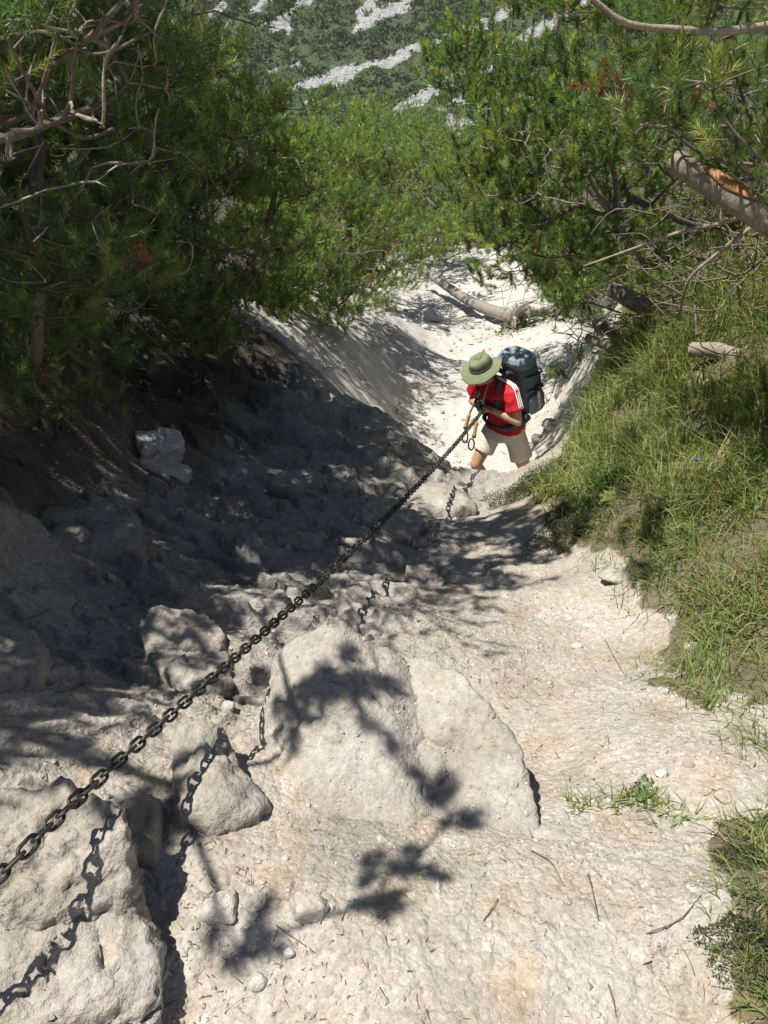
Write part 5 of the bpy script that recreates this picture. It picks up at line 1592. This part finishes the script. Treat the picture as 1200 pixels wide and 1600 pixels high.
    for k, a, t in ((kneeR, ankR, toeR), (kneeL, ankL, toeL)):
        bt = [limb([a + A3(0, -.01, .08), a + A3(0, -.01, -.02), a + A3(0, -.02, -.05)], [.052, .052, .048]), limb([a + A3(0, -.05, -.055), a + A3(0, .06, -.055), t + A3(0, -.03, .01)], [.043, .045, .036])]
        b = fused('boot', bt, M['boot'], root, .008, 2)
        V, F = limb([a + A3(0, -.008, .07), a + A3(0, -.012, .14)], [.047, .047], 6); obj('sock', fast_mesh('sock', V, F, M['sock']), root)
    # hat: brim, crown with a dent, band
    hc = head + hr @ A3(0, -.006, .045)
    n = 48
    ang = np.linspace(0, 2 * np.pi, n, endpoint=False)
    prof = [(.088, .012), (.105, .004), (.130, -.006), (.152, -.018), (.166, -.024), (.170, -.028), (.165, -.030), (.152, -.024), (.130, -.012), (.105, -.003), (.086, .004)]
    rows = []
    for r, z in prof:
        wav = (.024 * np.sin(2 * ang + .6) + .010 * np.sin(3 * ang + 1) + .004 * np.sin(7 * ang)) * max(0, (r - .09) / .09)
        rows.append(np.stack([r * np.cos(ang) * .95, r * np.sin(ang) * 1.08, z + wav], -1))
    V = np.vstack(rows); k = len(prof)
    i = np.arange(k)[:, None] * n; i2 = ((np.arange(k) + 1) % k)[:, None] * n; j = np.arange(n)[None]; j2 = (j + 1) % n
    F = np.stack([i + j, i + j2, i2 + j2, i2 + j], -1).reshape(-1, 4)
    hat = empty('hat', (0, 0, 0)); hat.parent = root
    tag(hat, 'sage green wide-brimmed sun hat')
    obj('brim', fast_mesh('brim', V @ hr.T + hc, F, M['hat']), hat)
    prof = [(.092, -.002), (.092, .030), (.089, .055), (.082, .078), (.070, .092), (.050, .098), (.028, .096), (.004, .094)]
    rows = []
    for r, z in prof:
        dent = -.020 * np.exp(-(np.sin(ang) * r / .05) ** 2 * .0) * (z > .085) * np.exp(-(np.cos(ang) * r / .03) ** 2)
        rows.append(np.stack([r * np.cos(ang) * .95, r * np.sin(ang) * 1.10, z + dent + .004 * np.sin(5 * ang) * (z > .05)], -1))
    V = np.vstack(rows); k = len(prof)
    i = np.arange(k - 1)[:, None] * n
    F = np.stack([i + j, i + j2, i + n + j2, i + n + j], -1).reshape(-1, 4)
    obj('hat_crown', fast_mesh('hat_crown', V @ hr.T + hc, F, M['hat']), hat)
    V, F = tube(np.stack([.094 * np.cos(ang) * .95, .094 * np.sin(ang) * 1.10, np.full(n, .016)], -1), .006, 6, False)
    F = np.vstack([F, np.stack([(n - 1) * 6 + np.arange(6), (n - 1) * 6 + (np.arange(6) + 1) % 6, (np.arange(6) + 1) % 6, np.arange(6)], -1)])
    obj('hatband', fast_mesh('hatband', V @ hr.T + hc, F, M['hatband']), hat)

    # ---- backpack: a thing of its own, carried on his back
    pk = empty('backpack', hk(A3(0, -.20, 1.02)), TH)
    tag(pk, 'slate blue trekking backpack on the hiker\'s back', 'backpack')
    o0 = A3(0, -.20, 1.02)
    upv = A3(0, .24, .97); upv /= np.linalg.norm(upv); bk = np.cross(upv, RX); bk = -bk if bk[1] > 0 else bk   # away from his back
    base = A3(0, -.085, 1.00) - o0
    def B(x, d, h): return base + RX * x + bk * d + upv * (h * .94)
    def sect(x, d, h, w, dp): return (B(x, d, h), w, dp, RX, bk)
    fused('pack_body', [loft([sect(0, .12, .0, .125, .09), sect(0, .125, .04, .150, .112), sect(0, .13, .20, .158, .122), sect(0, .13, .36, .158, .120), sect(0, .125, .47, .150, .112), sect(0, .12, .50, .13, .095)], 28, 3.0)], M['pack'], pk, .008, 3, .006, 12)
    lid = fused('lid', [loft([sect(0, .115, .495, .150, .120), sect(0, .11, .52, .162, .130), sect(0, .10, .57, .158, .125), sect(0, .09, .605, .125, .095)], 28, 2.8)], M['packlight'], pk, .008, 3, .005, 14)
    fused('front_pocket', [loft([sect(0, .245, .07, .095, .030), sect(0, .250, .11, .110, .040), sect(0, .250, .30, .105, .040), sect(0, .245, .38, .085, .028)], 22, 2.8)], M['packdark'], pk, .007, 2, .004, 16)
    for s in (-1, 1):
        fused('side_pocket', [loft([sect(.165 * s, .13, .02, .022, .075), sect(.178 * s, .13, .06, .028, .088), sect(.178 * s, .13, .18, .026, .088), sect(.168 * s, .13, .215, .015, .080)], 18, 2.6)], M['packlight'], pk, .007, 2, .003, 18)
        for h in (.27, .42):
            V, F = tube(np.array([B(.160 * s, .03, h + .02), B(.172 * s, .13, h), B(.158 * s, .235, h - .03), B(.10 * s, .27, h - .04)]), .0075, 6); obj('compression_strap', fast_mesh('compression_strap', V, F, M['dark']), pk)
        # shoulder strap over the shoulder and under the arm
        q = [B(.075 * s, .02, .40), A3(.095 * s, .135, 1.465) - o0, A3(.105 * s, .245, 1.395) - o0, A3(.115 * s, .262, 1.28) - o0, A3(.145 * s, .215, 1.14) - o0, A3(.185 * s, .09, 1.07) - o0, B(.13 * s, .03, .03)]
        p = spline(q, 26); t, Nn, Bb = frames(p)
        V, F = tube(p, .021, 8); 
        cen = np.repeat(np.vstack([p[0], p, p[-1]]), 8, 0)
        obj('shoulder_strap', fast_mesh('shoulder_strap', V, F, M['packdark']), pk)
        V, F = tube(np.array([B(.055 * s, .04, .50), B(.05 * s, .18, .60), B(.05 * s, .24, .52), B(.05 * s, .262, .40)]), .0075, 6); obj('lid_strap', fast_mesh('lid_strap', V, F, M['dark']), pk)
        p = [A3(0.172 * s, -.09, 1.03) - o0, A3(.19 * s, .03, .995) - o0, A3(.13 * s, .14, .965) - o0, A3(.0, .175, .955) - o0]
        V, F = tube(spline(p, 16), np.linspace(.036, .012, 16), 8); obj('hip_belt', fast_mesh('hip_belt', V, F, M['packdark']), pk)
        V, F = tube(np.array([B(.11 * s, .20, .50), B(.125 * s, .215, .40), B(.12 * s, .24, .25)]), .006, 6); obj('blue_trim', fast_mesh('blue_trim', V, F, M['packblue']), pk)
    V, F = tube(spline([A3(.11, .268, 1.33) - o0, A3(0, .285, 1.325) - o0, A3(-.11, .268, 1.33) - o0], 10), .008, 6); obj('chest_strap', fast_mesh('chest_strap', V, F, M['dark']), pk)
    V, F = ball(A3(0, .185, .955) - o0, (.028, .012, .020), None, 2); obj('buckle', fast_mesh('buckle', V, F, M['dark']), pk)
    V, F = tube(spline([B(-.03, .02, .49), B(-.03, -.02, .53), B(.03, -.02, .53), B(.03, .02, .49)], 10), .008, 6); obj('grab_handle', fast_mesh('grab_handle', V, F, M['dark']), pk)

    # ---- steel bottle in the side pocket on his left
    bw = hk(o0 + B(-.185, .15, .06))
    bt = empty('water_bottle', bw, TH); tag(bt, 'grey steel water bottle in the backpack side pocket', 'bottle')
    def ring(h, r): return (upv * h, r, r, RX, bk)
    V, F = loft([ring(0, .034), ring(.01, .037), ring(.15, .037), ring(.175, .030), ring(.19, .020)], 18); obj('flask', fast_mesh('flask', V, F, M['bottle']), bt)
    V, F = loft([ring(.188, .021), ring(.192, .024), ring(.222, .024), ring(.226, .020)], 16); obj('cap', fast_mesh('cap', V, F, M['dark']), bt)

    # ---- trekking poles hanging from his hands, grips down
    for k, (x, y, tilt, lab) in enumerate(((.02, .335, .05, 'trekking pole hanging nearer the hiker\'s chest, cork grip down'), (-.055, .385, -.02, 'trekking pole hanging in front, cork grip and looped strap down'))):
        top = A3(x + .02, y - .10, 1.42); g0 = A3(x + tilt, y + .05, 1.10); g1 = A3(x + tilt * 1.3, y + .075, .965)
        o1 = g0
        pr = empty('trekking_pole', hk(o1), TH); tag(pr, lab, 'trekking pole', 'trekking poles hung from the wrists')
        V, F = tube(np.array([top, g0]) - o1, .0085, 8); obj('shaft', fast_mesh('shaft', V, F, M['pole']), pr)
        V, F = tube(np.array([g0 + (top - g0) * .30, g0 + (top - g0) * .42]) - o1, .0125, 10); obj('clamp', fast_mesh('clamp', V, F, M['dark']), pr)
        p = np.linspace(0, 1, 9)[:, None] * (g1 - g0) + g0 - o1
        V, F = tube(p, np.array([.013, .016, .0165, .0155, .0165, .016, .017, .019, .018]), 12); obj('grip', fast_mesh('grip', V, F, M['cork']), pr)
        V, F = ball(g1 - o1, (.020, .020, .015), None, 2); obj('grip_cap', fast_mesh('grip_cap', V, F, M['dark']), pr)
        c = g1 - o1 + A3(0, .015, -.075)
        lp = np.array([c + A3(.020 * math.sin(t) + (.01 if k else -.02), 0.014 * math.sin(t), .055 * math.cos(t)) for t in np.linspace(0, 2 * math.pi, 20)])
        V, F = tube(lp, .0070, 6, False); obj('wrist_strap', fast_mesh('wrist_strap', V, F, M['dark']), pr)
build_hiker()

# ------------------------------------------------------------------ the air of the valley
def build_haze():
    lo, hi = (-940, -40, -75.0), (940, 640, 245.0)
    V = [[x, y, z] for x in (lo[0], hi[0]) for y in (lo[1], hi[1]) for z in (lo[2], hi[2])]
    F = [[0, 1, 3, 2], [4, 6, 7, 5], [0, 4, 5, 1], [2, 3, 7, 6], [0, 2, 6, 4], [1, 5, 7, 3]]
    m = bpy.data.materials.new('thin_haze'); m.use_nodes = True
    nt = m.node_tree; nt.nodes.clear()
    o = nt.nodes.new('ShaderNodeOutputMaterial'); v = nt.nodes.new('ShaderNodeVolumePrincipled')
    v.inputs['Color'].default_value = (.88, .93, 1, 1); v.inputs['Density'].default_value = 0.00016; v.inputs['Anisotropy'].default_value = .2
    nt.links.new(v.outputs[0], o.inputs['Volume'])
    tag(obj('haze', fast_mesh('haze', V, F, m, False)), 'thin summer haze in the valley air', 'haze', None, 'stuff')
build_haze()
